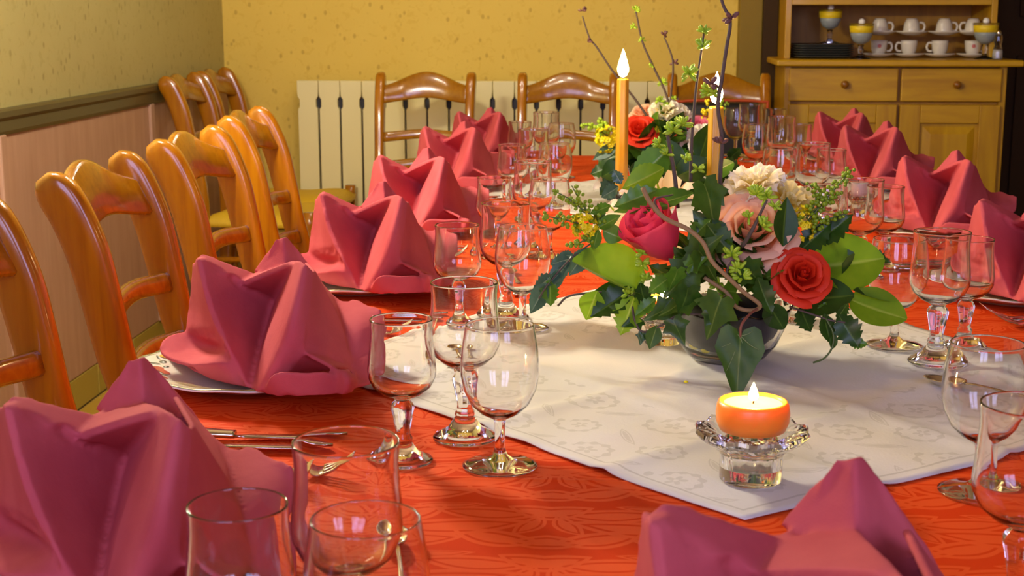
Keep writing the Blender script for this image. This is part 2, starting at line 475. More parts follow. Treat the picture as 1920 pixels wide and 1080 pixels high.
# ================================================================== chairs (local: facing +X, origin on the floor)
def rsweep(pts, hy, hd, n=20, ex=4.5, endround=True):
    """rounded rectangular section swept in the XZ plane; hy half width along Y, hd half depth in plane"""
    P = [Vector(p) for p in pts]; m = len(P); V, F = [], []
    for i, p in enumerate(P):
        t = (P[min(i + 1, m - 1)] - P[max(i - 1, 0)]).normalized()
        nn = Vector((0, 1, 0)).cross(t).normalized()
        for k in range(n):
            a = 2 * PI * k / n
            ca, sa = math.cos(a), math.sin(a)
            s = (abs(ca) ** ex + abs(sa) ** ex) ** (-1 / ex)
            V.append(p + Vector((0, hy[i] * ca * s, 0)) + nn * (hd[i] * sa * s))
    for i in range(m - 1):
        for k in range(n):
            F.append((i * n + k, i * n + (k + 1) % n, (i + 1) * n + (k + 1) % n, (i + 1) * n + k))
    F.append(tuple(range(n - 1, -1, -1))); F.append(tuple(range((m - 1) * n, m * n)))
    return V, F
ST = [(-.195, 0, 0), (-.176, 0, .13), (-.158, 0, .30), (-.150, 0, .45), (-.157, 0, .565), (-.178, 0, .65), (-.195, 0, .734), (-.213, 0, .81), (-.240, 0, .875), (-.272, 0, .918)]
stp = catmull(ST, 5)
def stile_x(z):
    for a, b in zip(stp[:-1], stp[1:]):
        if a.z <= z <= b.z: return a.x + (b.x - a.x) * (z - a.z) / max(1e-6, b.z - a.z)
    return stp[-1].x
def bar(y0, y1, zb, zt, xc, th, ny=17, top=None, bot=None, bow=0.0):
    """rail between the stiles: top(y), bot(y) heights, rounded edges"""
    V, F = [], []
    sec = 8
    for i in range(ny):
        y = y0 + (y1 - y0) * i / (ny - 1)
        u = 2 * i / (ny - 1) - 1
        a, b = (bot(u) if bot else zb), (top(u) if top else zt)
        e = min(.006, th * .3)
        xo = -bow * (1 - u * u)
        for (sx, z) in ((.5, a + e), (.5, b - e), (.25, b), (-.25, b), (-.5, b - e), (-.5, a + e), (-.25, a), (.25, a)):
            V.append((stile_x(min(z, .9)) * 1.0 + xc + xo + sx * th, y, z))
    for i in range(ny - 1):
        for k in range(sec):
            F.append((i * sec + k, i * sec + (k + 1) % sec, (i + 1) * sec + (k + 1) % sec, (i + 1) * sec + k))
    F.append(tuple(range(sec - 1, -1, -1))); F.append(tuple(range((ny - 1) * sec, ny * sec)))
    return V, F
def make_chair():
    r = empty('dining_chair')
    m = len(stp)
    hy = [.015 + .005 * (i / (m - 1)) for i in range(m)]
    hd = [.019 + .013 * min(1, max(0, i / (m * .75))) for i in range(m)]
    hd[-1] *= .40; hd[-2] *= .72; hd[-3] *= .88; hd[-4] *= .96; hy[-1] *= .7; hy[-2] *= .92
    V, F = rsweep(stp, hy, hd)
    for s in (-1, 1):
        o = mk('stile', [(v[0], v[1] + s * (.168 + .012 * v[2]), v[2]) for v in V], F, M['chair'], r)
    hump = lambda u: math.cos(u * PI / 2) ** 1.6
    V, F = bar(-.168, .168, 0, 0, .004, .022, 25, lambda u: .880 + .046 * hump(u), lambda u: .818 + .018 * hump(u), .022)
    mk('crest_rail', V, F, M['chair_h'], r)
    for zc in (.700, .600):
        V, F = bar(-.165, .165, 0, 0, .004, .016, 17, lambda u: zc + .018 + .010 * hump(u), lambda u: zc - .016 + .012 * hump(u), .016)
        mk('slat', V, F, M['chair_h'], r)
    # rush seat
    bm = bmesh.new(); N = 14
    g = [[None] * (N + 1) for _ in range(N + 1)]
    for i in range(N + 1):
        for j in range(N + 1):
            u, v = i / N * 2 - 1, j / N * 2 - 1
            hw = .180 + .022 * (u + 1) / 2
            d = max(abs(u), abs(v))
            z = .462 - .030 * d ** 6 + .006 * (1 - min(1, abs(abs(u) - abs(v)) * 4))
            g[i][j] = bm.verts.new((.055 + u * .2, v * hw, z))
    for i in range(N):
        for j in range(N): bm.faces.new((g[i][j], g[i + 1][j], g[i + 1][j + 1], g[i][j + 1]))
    ret = bmesh.ops.extrude_face_region(bm, geom=list(bm.faces))
    for v in [e for e in ret['geom'] if isinstance(e, bmesh.types.BMVert)]: v.co.z = .415
    bmk('seat', bm, M['rush'], r, True)
    for s in (-1, 1):
        pts = catmull([(.235, 0, 0), (.235, 0, .2), (.235, 0, .47)], 6)
        V, F = rsweep(pts, [.014 + .006 * i / 12 for i in range(13)], [.014 + .006 * i / 12 for i in range(13)], 12, 4)
        mk('front_leg', [(v[0], v[1] + s * .197, v[2]) for v in V], F, M['chair'], r)
        for zz in (.16, .30):
            tube('stretcher', [(-.165, s * .172, zz), (.235, s * .197, zz + .01)], .010, M['chair'], r, 10)
    for (xx, yy, zz) in ((.235, .197, .24), (.235, .197, .385), (-.158, .172, .24)):
        tube('stretcher', [(xx, -yy, zz), (xx, yy, zz)], .011, M['chair_h'], r, 10)
    return r
chair0 = make_chair()
CH = [
    (-.585, 1.668, 0.0, 'honey wooden chair cut off by the left edge of the photo, nearest the camera', 'chairs drawn up to the left side of the table'),
    (-.585, 2.25, 0.02, 'honey wooden chair at the table, second from the left photo edge', 'chairs drawn up to the left side of the table'),
    (-.590, 2.79, -.02, 'honey wooden chair at the table, third from the left photo edge', 'chairs drawn up to the left side of the table'),
    (-.630, 3.40, 0.04, 'honey wooden chair at the table, farthest of the left row', 'chairs drawn up to the left side of the table'),
    (-1.285, 5.03, 0.0, 'honey wooden chair against the left wall, nearer of the two by the corner', 'spare chairs against the left wall'),
    (-1.285, 5.45, 0.0, 'honey wooden chair against the left wall, right in the corner', 'spare chairs against the left wall'),
    (at(800, 140, 5.23).x, 4.96, -PI / 2, 'honey wooden chair before the radiator, leftmost of three', 'chairs in front of the radiator'),
    (at(1066, 140, 5.23).x, 4.96, -PI / 2, 'honey wooden chair before the radiator, middle of three', 'chairs in front of the radiator'),
    (at(1347, 140, 5.23).x, 4.96, -PI / 2, 'honey wooden chair beside the cabinet, carrying an orange trimmed bag', 'chairs in front of the radiator'),
]
for k, (x, y, rz, lab, grp) in enumerate(CH):
    o = chair0 if k == 0 else dup(chair0)
    o.location = (x, y, 0); o.rotation_euler = (0, 0, rz); o.scale = (1, .93, 1.018 if k < 4 else 1.03); tag(o, lab, 'chair', grp)

# black bag with orange trim standing on the chair next to the cabinet
bx = at(1352, 200, 5.05)
BAG = empty('bag', (bx.x, 5.05, .475), 0, 'black bag with orange trim standing on the chair beside the cabinet', 'bag')
zt = at(1352, 187, 5.05).z - .475
M['bag_black'] = plain('black_nylon', srgb(24, 22, 22), 0.6)
M['bag_orange'] = plain('orange_nylon', srgb(180, 70, 20), 0.7)
box('body', -.145, .145, -.05, .05, 0, zt - .01, M['bag_black'], BAG, .02, True)
tube('trim', [(-.157, -.045, zt * .3), (-.157, -.045, zt - .03), (-.14, -.045, zt - .004), (0, -.045, zt), (.14, -.045, zt - .004), (.157, -.045, zt - .03), (.157, -.045, zt * .3)], .005, M['bag_orange'], BAG, 8, sub=4)
box('front_pocket', -.135, -.02, -.066, -.045, .03, zt - .05, M['bag_orange'], BAG, .008, True)

# ================================================================== dresser (cabinet)
YS = 5.40
gx = lambda px, py=110: at(px, py, YS).x
gz = lambda py, px=1680: at(px, py, YS).z
cx0, cx1 = gx(1475), gx(1888)
zc = gz(112); zc0 = gz(124)
CAB = empty('dresser', ((cx0 + cx1) / 2, YS, 0), 0, 'golden pine dresser with drawers, panelled doors and open shelves', 'cabinet')
ox = (cx0 + cx1) / 2
def cb(name, x0, x1, y0, y1, z0, z1, mat, parent=CAB, bev=.002):
    return box(name, x0 - ox, x1 - ox, y0 - YS, y1 - YS, z0, z1, mat, parent, bev)
cb('side_panel', cx0 - .005, cx0 + .02, YS, YB - .01, .06, zc0, M['cab_v'])
cb('side_panel', cx1 - .02, cx1 + .005, YS, YB - .01, .06, zc0, M['cab_v'])
cb('counter_top', gx(1455), gx(1916), YS - .04, YB - .01, zc0, zc, M['cab'], CAB, .006)
cb('plinth', cx0, cx1, YS + .01, YB - .02, 0.0, .07, M['cab'])
zd = gz(193); xm = gx(1684, 190)
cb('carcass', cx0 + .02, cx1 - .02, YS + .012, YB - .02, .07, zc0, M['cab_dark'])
for (a, b, kx) in ((gx(1481), xm - .006, gx(1582, 159)), (xm + .006, gx(1880), gx(1792, 157))):
    d = cb('drawer', a, b, YS - .012, YS + .012, zd + .006, zc0 - .008, M['cab'], CAB, .004)
    k = lathe('knob', [(0, -.026), (.010, -.025), (.0145, -.018), (.0145, -.011), (.009, -.005), (.007, 0), (.007, .012), (0, .012)], M['knob'], d, 20)
    k.rotation_euler = (-PI / 2, 0, 0); k.location = (kx - ox, -.014, gz(158)); k.scale = (1, 1, 1)
for (a, b, kx) in ((gx(1481), xm - .006, 1), (xm + .006, gx(1880), -1)):
    z0, z1 = .09, zd - .006
    d = cb('door', a, b, YS - .004, YS + .012, z0, z1, M['cab_v'], CAB, .002)
    st = .075
    for (p0, p1, q0, q1, mm) in ((a, a + st, z0, z1, 'cab_v'), (b - st, b, z0, z1, 'cab_v'), (a + st, b - st, z1 - st * .9, z1, 'cab'), (a + st, b - st, z0, z0 + st, 'cab')):
        cb('door_rail', p0, p1, YS - .018, YS - .003, q0, q1, M[mm], d, .003)
    bm = bmesh.new()
    A = [(a + st + .012, z0 + st + .012), (b - st - .012, z0 + st + .012), (b - st - .012, z1 - st * .9 - .012), (a + st + .012, z1 - st * .9 - .012)]
    B = [(a + st + .04, z0 + st + .04), (b - st - .04, z0 + st + .04), (b - st - .04, z1 - st * .9 - .04), (a + st + .04, z1 - st * .9 - .04)]
    vs_ = [bm.verts.new((x - ox, -.005, z)) for x, z in A] + [bm.verts.new((x - ox, -.016, z)) for x, z in B]
    bm.faces.new(vs_[4:])
    for i in range(4): bm.faces.new((vs_[i], vs_[(i + 1) % 4], vs_[4 + (i + 1) % 4], vs_[4 + i]))
    bmk('raised_panel', bm, M['cab_v'], d)
    k = lathe('knob', [(0, -.024), (.010, -.023), (.0135, -.016), (.0135, -.010), (.008, -.004), (.0065, 0), (.0065, .01), (0, .01)], M['knob'], d, 20)
    k.rotation_euler = (-PI / 2, 0, 0); k.location = ((b - .035 if kx > 0 else a + .035) - ox, -.02, .62)
# hutch
hx0, hx1 = gx(1478, 60), gx(1882, 60)
YH = YS + .10
for (a, b) in ((hx0, hx0 + .022), (hx1 - .022, hx1)):
    cb('hutch_side', a, b, YH, YB - .012, zc, 1.98, M['cab_v'])
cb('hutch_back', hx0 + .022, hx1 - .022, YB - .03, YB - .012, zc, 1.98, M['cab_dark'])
zs = at(1680, 9, YH).z
cb('shelf', hx0 + .022, hx1 - .022, YH, YB - .03, zs, zs + .022, M['cab'])
cb('shelf', hx0 + .022, hx1 - .022, YH, YB - .03, zs + .32, zs + .342, M['cab'])
cb('cornice', hx0 - .03, hx1 + .03, YH - .03, YB - .012, 1.96, 2.02, M['cab'], CAB, .008)

# ---- crockery on the dresser
zt = zc
M['cup'] = plain('white_cup_porcelain', srgb(222, 216, 200), 0.2)
M['print_pink'] = plain('pink_rose_print', srgb(206, 110, 100), 0.3)
M['black_plate'] = plain('black_stoneware', srgb(58, 60, 54), 0.35)
YP = YS + .20
cupP = [(0, .002), (.018, 0), (.022, .006), (.028, .02), (.031, .045), (.0315, .056), (.0295, .056), (.029, .045), (.026, .02), (.020, .008), (0, .006)]
sauP = [(0, .003), (.022, .002), (.03, .004), (.058, .014), (.060, .016), (.058, .018), (.03, .009), (0, .008)]
cup0 = sau0 = None
cups = [(1648, 0, 1, 0), (1704, 0, -1, 0), (1762, 0, -1, 0), (1824, 0, 1, 0), (1648, 1, 1, 1), (1707, 1, 1, 1), (1768, 1, 1, 1), (1822, 1, -1, 1)]
rowpos = ['leftmost', 'second from left', 'third from left', 'rightmost']
zl = [zt, zt + .062 + .018]
for i, (px, tier, hs, up) in enumerate(cups):
    x = at(px, 90, YP).x
    where = rowpos[i % 4] + (' of the lower tier' if tier == 0 else ' of the upper tier')
    z = zt if tier == 0 else zt + .0835
    if sau0 is None:
        s = lathe('saucer', sauP, M['cup'], None, 28); sau0 = s
    else:
        s = sau0.copy(); col.objects.link(s)
    s.location = (x, YP, z); tag(s, 'white saucer on the dresser, ' + where, 'saucer', 'white saucers on the dresser counter')
    r = empty('coffee_cup', (x, YP, z + .0095))
    if cup0 is None:
        b = lathe('body', cupP, M['cup'], r, 28)
        h = tube('handle', [(.029, 0, .046), (.043, 0, .047), (.049, 0, .032), (.043, 0, .018), (.029, 0, .016)], .0042, M['cup'], r, 8, sub=5)
        cup0 = (b.data, h.data)
    else:
        link('body', cup0[0], None, r); link('handle', cup0[1], None, r)
    if hs < 0: r.rotation_euler = (0, 0, PI)
    if tier == 1:
        r.rotation_euler = (0, PI, 0) if hs < 0 else (PI, 0, 0); r.location.z = z + .0095 + .056
    tag(r, ('white coffee cup upright on the dresser, ' if tier == 0 else 'white coffee cup turned upside down on the dresser, ') + where, 'cup', 'white coffee cups on the dresser')
    if i in (0, 3):
        d = lathe('rose_print', [(0, .0004), (.007, .0002), (.0075, 0)], M['print_pink'], r, 10)
        d.rotation_euler = (PI / 2, 0, 0) if hs > 0 else (PI / 2, 0, PI); d.location = (-.004, -.0308 if hs > 0 else .0308, .036)
# stack of black plates
xk = at(1538, 95, YP).x
P0 = None
for k in range(6):
    if P0 is None:
        P0 = lathe('square_plate', [(0, .0015), (.085, 0), (.10, .002), (.122, .0088), (.122, .0106), (.10, .0055), (0, .0045)], M['black_plate'], None, 48,
                   lambda r, z, a: (r * min(1.28, (abs(math.cos(a)) ** 7 + abs(math.sin(a)) ** 7) ** (-1 / 7)) * .93, z)); o = P0
    else:
        o = P0.copy(); col.objects.link(o)
    o.location = (xk, YP - .01, zt + k * .0085)
    tag(o, ['lowest black square plate', 'second black square plate from the bottom', 'third black square plate from the bottom', 'fourth black square plate from the bottom', 'fifth black square plate from the bottom', 'topmost black square plate'][k] + ' in the dresser stack', 'plate', 'black plates stacked on the dresser')
# dessert goblets with yellow bands
M['gob_grey'] = plain('grey_blue_filling', srgb(150, 160, 160), 0.4)
M['gob_yellow'] = plain('yellow_paper_band', srgb(236, 206, 20), 0.5)
M['gob_white'] = plain('white_ball', srgb(245, 245, 240), 0.5)
def goblet(x, y, z, s, lab):
    r = empty('dessert_goblet', (x, y, z)); tag(r, lab, 'goblet', 'dessert goblets with yellow bands'); r.scale = (s, s, s)
    lathe('foot', [(0, 0), (.036, 0), (.037, .003), (.012, .010), (.008, .02), (.010, .03), (.012, .036), (.008, .042), (.012, .052), (0, .053)], M['glass'], r, 28)
    lathe('filling', [(0, .054), (.014, .056), (.030, .066), (.039, .085), (.0405, .098), (0, .098)], M['gob_grey'], r, 28)
    lathe('band', [(.0405, .0965), (.0425, .098), (.0445, .122), (.0435, .1225), (0, .1225)], M['gob_yellow'], r, 28)
    lathe('rim', [(.0428, .1215), (.0452, .122), (.0458, .130), (.0450, .1305), (.0436, .1235)], M['glass'], r, 28)
    b = lathe('ball', [(0, -.012)] + [(.012 * math.sin(PI * k / 8), -.012 * math.cos(PI * k / 8)) for k in range(1, 8)] + [(0, .012)], M['gob_white'], r, 16)
    b.location = (0, 0, .137)
g = at(1555, 85, YP - .01); goblet(g.x, YP - .01, zt + 6 * .0085 + .004, .98, 'dessert goblet with yellow band standing on the black plates')
g = at(1613, 108, YS + .08); goblet(g.x, YS + .08, zt, 1.0, 'dessert goblet with yellow band right of the black plates')
g = at(1845, 108, YS + .10); goblet(g.x, YS + .10, zt, 1.02, 'dessert goblet with yellow band at the right end of the dresser')
# glass shaker
g = at(1870, 106, YS + .07)
SH = empty('shaker', (g.x, YS + .07, zt), 0, 'waisted clear glass shaker at the right end of the dresser', 'shaker')
lathe('bottle', [(0, 0), (.017, 0), (.019, .006), (.018, .03), (.013, .05), (.016, .068), (.015, .085), (.009, .094), (0, .095)], M['glass'], SH, 12, None, False)
lathe('salt', [(0, .003), (.014, .004), (.015, .02), (.013, .034), (0, .035)], M['gob_white'], SH, 16)
lathe('cap', [(.0095, .0935), (.010, .098), (.007, .106), (0, .108)], M['steel'], SH, 16)
# glasses on the upper shelf: only their feet reach into the picture
gl0 = None
for k, px in enumerate((1512, 1536, 1570, 1600)):
    if gl0 is None:
        gl0 = lathe('tumbler', [(0, 0), (.022, 0), (.024, .005), (.028, .08), (.029, .11), (.0275, .11), (.026, .08), (.022, .012), (0, .010)], M['glass'], None, 24); o = gl0
    else: o = gl0.copy(); col.objects.link(o)
    o.location = (at(px, 3, YP).x, YP, zs + .0222)
    tag(o, ['leftmost', 'second from left', 'third from left', 'rightmost'][k] + ' clear tumbler on the upper dresser shelf', 'glass', 'tumblers on the upper dresser shelf')

# ================================================================== chandelier above the table (out of the picture)
M['brass'] = plain('aged_brass', srgb(170, 130, 60), 0.3, 1.0)
M['bulb'] = NT('warm_bulb').set((1, .8, .5, 1), .5, Emission_Color=(1.0, 0.78, 0.5, 1), Emission_Strength=30.0)
def chandelier(cx, cy, cz, lab, watt, R=.28):
    r = empty('chandelier', (cx, cy, cz), 0, lab, 'lamp', 'chandeliers above the table')
    tube('rod', [(0, 0, 0), (0, 0, ZC - cz)], .008, M['brass'], r, 10)
    lathe('hub', [(0, -.07), (.02, -.06), (.035, -.03), (.02, 0), (.03, .03), (0, .05)], M['brass'], r, 20)
    lathe('canopy', [(0, ZC - cz - .03), (.05, ZC - cz - .02), (.06, ZC - cz), (0, ZC - cz)], M['brass'], r, 24)
    for k in range(5):
        a = 2 * PI * k / 5 + .3
        d = Vector((math.cos(a), math.sin(a), 0))
        tube('arm', [d * .02, d * R * .5 + Vector((0, 0, -.07)), d * R * .93 + Vector((0, 0, -.03)), d * R + Vector((0, 0, .03))], .007, M['brass'], r, 8, sub=5)
        b = lathe('bulb', [(0, .03), (.012, .032), (.016, .05), (.025, .075), (.022, .10), (0, .118)], M['bulb'], r, 16)
        b.location = d * R
        l = bpy.data.lights.new('bulb_light', 'POINT'); l.energy = watt; l.color = (1.0, 0.90, 0.73); l.shadow_soft_size = .028
        lo = bpy.data.objects.new('bulb_light', l); col.objects.link(lo); lo.parent = r; lo.location = d * R + Vector((0, 0, .15))
chandelier(-1.0, 2.40, 1.50, 'brass pendant cluster low beside the left chairs', 17, .10)
chandelier(-.45, 4.15, 1.95, 'brass chandelier above the far end of the table', 4.2)

# ================================================================== table and cloths
TX0, TX1, TY0, TY1, TZ = -.54, .80, .42, 4.27, .75
M['table_wood'] = mat_wood('table_wood', srgb(150, 96, 40), srgb(166, 110, 50), srgb(124, 76, 28), 0.4, (20, 2, 20), 0.1)
TB = empty('dining_table', ((TX0 + TX1) / 2, (TY0 + TY1) / 2, 0), 0, 'long wooden dining table hidden under the orange cloth', 'table')
hx, hyy = (TX1 - TX0) / 2, (TY1 - TY0) / 2
box('table_top', -hx + .01, hx - .01, -hyy + .01, hyy - .01, .712, .746, M['table_wood'], TB, .004)
for (sx, sy) in ((-1, -1), (1, -1), (-1, 1), (1, 1), (-1, 0), (1, 0)):
    x, y = sx * (hx - .36), sy * (hyy - .12)
    box('leg', x - .035, x + .035, y - .035, y + .035, 0, .712, M['table_wood'], TB, .004)
# cloth: flat top with a soft drop on all sides
bm = bmesh.new()
def cloth_z(x, y):
    return TZ - .0012 + .0006 * noise.noise(Vector((x * 3, y * 9, 0))) + sum(.0016 * math.exp(-((y - f_) / .0035) ** 2) for f_ in (1.275, 1.372, 2.16, 3.0))
FOLDS = (1.275, 1.372, 2.16, 3.0)
ys_ = sorted(set([TY0 + (TY1 - TY0) * j / 110 for j in range(111)] + [f + d for f in FOLDS for d in (-.012, -.006, -.003, -.001, .001, .003, .006, .012)]))
NX, NY = 40, len(ys_) - 1
g = [[bm.verts.new((TX0 + (TX1 - TX0) * i / NX, ys_[j], cloth_z(TX0 + (TX1 - TX0) * i / NX, ys_[j]))) for j in range(NY + 1)] for i in range(NX + 1)]
for i in range(NX):
    for j in range(NY): bm.faces.new((g[i][j], g[i + 1][j], g[i + 1][j + 1], g[i][j + 1]))
ring = [g[i][0] for i in range(NX)] + [g[NX][j] for j in range(NY)] + [g[i][NY] for i in range(NX, 0, -1)] + [g[0][j] for j in range(NY, 0, -1)]
cxm, cym = (TX0 + TX1) / 2, (TY0 + TY1) / 2
prev = ring
for d in (.006, .05, .12, .20):
    cur = []
    for k, v in enumerate(ring):
        x, y = v.co.x, v.co.y
        out = .008 + .006 * (d / .2) + .008 * (d / .2) * math.sin(k * .55)
        ox_ = (1 if abs(x - TX1) < 1e-4 else -1 if abs(x - TX0) < 1e-4 else 0) * out
        oy_ = (1 if abs(y - TY1) < 1e-4 else -1 if abs(y - TY0) < 1e-4 else 0) * out
        cur.append(bm.verts.new((x + ox_, y + oy_, TZ - d)))
    for k in range(len(ring)):
        k2 = (k + 1) % len(ring)
        bm.faces.new((prev[k], cur[k], cur[k2], prev[k2]))
    prev = cur
tc = bmk('tablecloth', bm, M['cloth'], None, True)
tag(tc, 'orange red damask tablecloth with woven leaves covering the long table', 'tablecloth')
# pressed fold lines across the cloth
OVL = []
def lift(x, y):
    for Q in OVL:
        ins = True
        for k in range(4):
            (ax, ay), (bx_, by_) = Q[k], Q[(k + 1) % 4]
            if (bx_ - ax) * (y - ay) - (by_ - ay) * (x - ax) < -.02: ins = False
        if ins: return .0042
    return 0.0
def overlay(name, P, label, seed):
    OVL.append(P)
    """four-cornered white cloth laid point first; P = near, right, far, left"""
    N = 72; V, F, A = [], [], []
    n0, r0, f0, l0 = [Vector((p[0], p[1], 0)) for p in P]
    for i in range(N + 1):
        for j in range(N + 1):
            u, v = i / N, j / N
            p = n0 * (1 - u) * (1 - v) + r0 * u * (1 - v) + f0 * u * v + l0 * (1 - u) * v
            ed = min(u, v, 1 - u, 1 - v)
            wv = .006 * noise.noise(Vector((p.x * 7 + seed, p.y * 5, 0))) * (1 - min(1, ed * 8))
            p = p + Vector((wv, wv * .6, 0))
            fold = .0036 * math.exp(-((u - .5) / .016) ** 2) + .0036 * math.exp(-((v - .5) / .016) ** 2)
            fold += .0034 * math.exp(-((u - .25 + .02 * math.sin(v * 9)) / .014) ** 2) + .0034 * math.exp(-((v - .24 - .01 * math.sin(u * 11)) / .013) ** 2) + .003 * math.exp(-((v - .76) / .014) ** 2)
            z = .0016 + fold + .0034 * max(0, noise.noise(Vector((p.x * 18 + seed, p.y * 18, 3)))) + .002 * max(0, noise.noise(Vector((p.x * 5, p.y * 30, 3 + seed)))) * (1 - math.exp(-ed * 12))
            V.append((p.x, p.y, TZ + z)); A.append(ed * 2)
    for i in range(N):
        for j in range(N):
            a = i * (N + 1) + j
            F.append((a, a + N + 1, a + N + 2, a + 1))
    o = mk(name, V, F, M['white_cloth'])
    at_ = o.data.attributes.new('edge', 'FLOAT', 'POINT'); at_.data.foreach_set('value', A)
    md = o.modifiers.new('s', 'SOLIDIFY'); md.thickness = .0012; md.offset = -1
    tag(o, label, 'cloth', 'white cloths laid cornerwise on the table')
    return o
overlay('overlay_cloth', ((.118, 1.178), (.66, 1.56), (.14, 2.42), (-.385, 1.69)), 'white damask cloth laid cornerwise under the front flower bowl', 0)
overlay('overlay_cloth', ((.165, 2.78), (.69, 3.31), (.165, 3.84), (-.36, 3.31)), 'white damask cloth laid cornerwise under the rear flower bowl', 4.2)

# ================================================================== place settings
PLATE_SC = lambda r, z, a: (r * (1 + (.012 * math.cos(12 * a) if r > .11 else 0)), z + (.0012 * math.cos(12 * a) if r > .12 else 0))
plate_prof = [(0, .002), (.07, .002), (.072, 0), (.078, 0), (.082, .003), (.10, .007), (.132, .0165), (.1375, .0185), (.1365, .0207), (.130, .0195), (.10, .0105), (.085, .007), (.078, .0062), (0, .0062)]
PL = None
def rim_z(r):
    pr_ = [(0, .0062), (.078, .0062), (.085, .007), (.10, .0105), (.130, .0195), (.1365, .0207)]
    for (a, b), (c, d) in zip(pr_[:-1], pr_[1:]):
        if a <= r <= c: return b + (d - b) * (r - a) / (c - a)
    return .0207
def blob(x, y, l, wd, ang, n=12):
    V = [(x, y, rim_z(math.hypot(x, y)) + .0006)]
    for k in range(n):
        a = 2 * PI * k / n
        px_, py_ = l * math.cos(a), wd * math.sin(a)
        X = x + px_ * math.cos(ang) - py_ * math.sin(ang); Y = y + px_ * math.sin(ang) + py_ * math.cos(ang)
        V.append((X, Y, rim_z(math.hypot(X, Y)) + .0005))
    return V, [(0, k + 1, (k + 1) % n + 1) for k in range(n)]
def make_plate():
    r = empty('dinner_plate')
    lathe('body', plate_prof, M['plate'], r, 96, PLATE_SC)
    lathe('rim_line', [(.1330, .0203), (.1345, .0209), (.1366, .0212), (.1372, .0206)], M['plate_line'], r, 96, PLATE_SC)
    for a0 in (3.35, 0.9, 5.3):
        def P(rad, da): return rad * math.cos(a0 + da), rad * math.sin(a0 + da)
        red = [blob(*P(.112, 0), .011, .007, a0 + 1.2), blob(*P(.104, .06), .011, .006, a0 + 2.2), blob(*P(.110, .30), .012, .0045, a0 + 2.4)]
        V, F = join_vf(red); mk('red_fruit_print', V, F, M['print_red'], r, False)
        gr = [blob(*P(.118, -.16), .007, .003, a0 + .4), blob(*P(.122, .14), .008, .003, a0 + 2.1), blob(*P(.113, -.28), .006, .0035, a0 + 1.0), blob(*P(.123, -.36), .005, .002, a0 + 2.0), blob(*P(.106, .2), .007, .002, a0 + .2), blob(*P(.124, -.05), .006, .002, a0), blob(*P(.105, -.16), .005, .002, a0 + .9), blob(*P(.119, -.52), .007, .003, a0)]
        V, F = join_vf(gr); mk('leaf_print', V, F, M['print_green'], r, False)
        V, F = blob(*P(.119, -.44), .007, .005, a0); mk('yellow_fruit_print', V, F, M['print_yellow'], r, False)
    return r
plate0 = make_plate()

# ---- napkin: three pointed crown fold, built from its folded panels (points taken in the frame of the second left setting)
NC = Vector((-.42, 1.61, .75))
def K(cx, cy, Y): return at(280 + cx / 3.086, 440 + cy / 3.086, Y) - NC
def curve(pts, n):
    c = catmull(pts, 8)
    L = [0]
    for a, b in zip(c[:-1], c[1:]): L.append(L[-1] + (b - a).length)
    out = []
    for k in range(n):
        s = L[-1] * k / (n - 1)
        i = 0
        while i < len(L) - 2 and L[i + 1] < s: i += 1
        t = (s - L[i]) / max(1e-9, L[i + 1] - L[i])
        out.append(c[i].lerp(c[i + 1], min(1, max(0, t))))
    return out
def loft(curves, n=15, m=7, bulge=None):
    C = [curve([K(*p) if len(p) == 3 and not isinstance(p, Vector) else p for p in c], n) for c in curves]
    V, F = [], []
    tot = m * (len(C) - 1)
    for i in range(n):
        row = [c[i] for c in C]
        pts = catmull(row, m) if len(row) > 2 else [row[0].lerp(row[1], k / m) for k in range(m + 1)]
        V += pts
    W = tot + 1
    for i in range(n - 1):
        for j in range(W - 1):
            a = i * W + j
            F.append((a, a + 1, a + W + 1, a + W))
    return V, F
def bp(x, y, z): return Vector((x, y, z)) - NC
ridgeA = [(283, 160, 1.56), (345, 420, 1.535), (440, 650, 1.505), (572, 928, 1.485)]
valley = [(737, 397, 1.650), (700, 500, 1.635), (650, 690, 1.580), (597, 936, 1.492)]
rollP = [(865, 170, 1.525), (775, 390, 1.548), (697, 600, 1.530), (605, 942, 1.484)]
rollM = [(905, 185, 1.508), (835, 430, 1.475), (770, 650, 1.465), (632, 957, 1.470)]
rollQ = [(942, 238, 1.515), (912, 470, 1.485), (885, 702, 1.470)]
backR = [(950, 225, 1.535), (1080, 480, 1.580), (1178, 800, 1.535)]
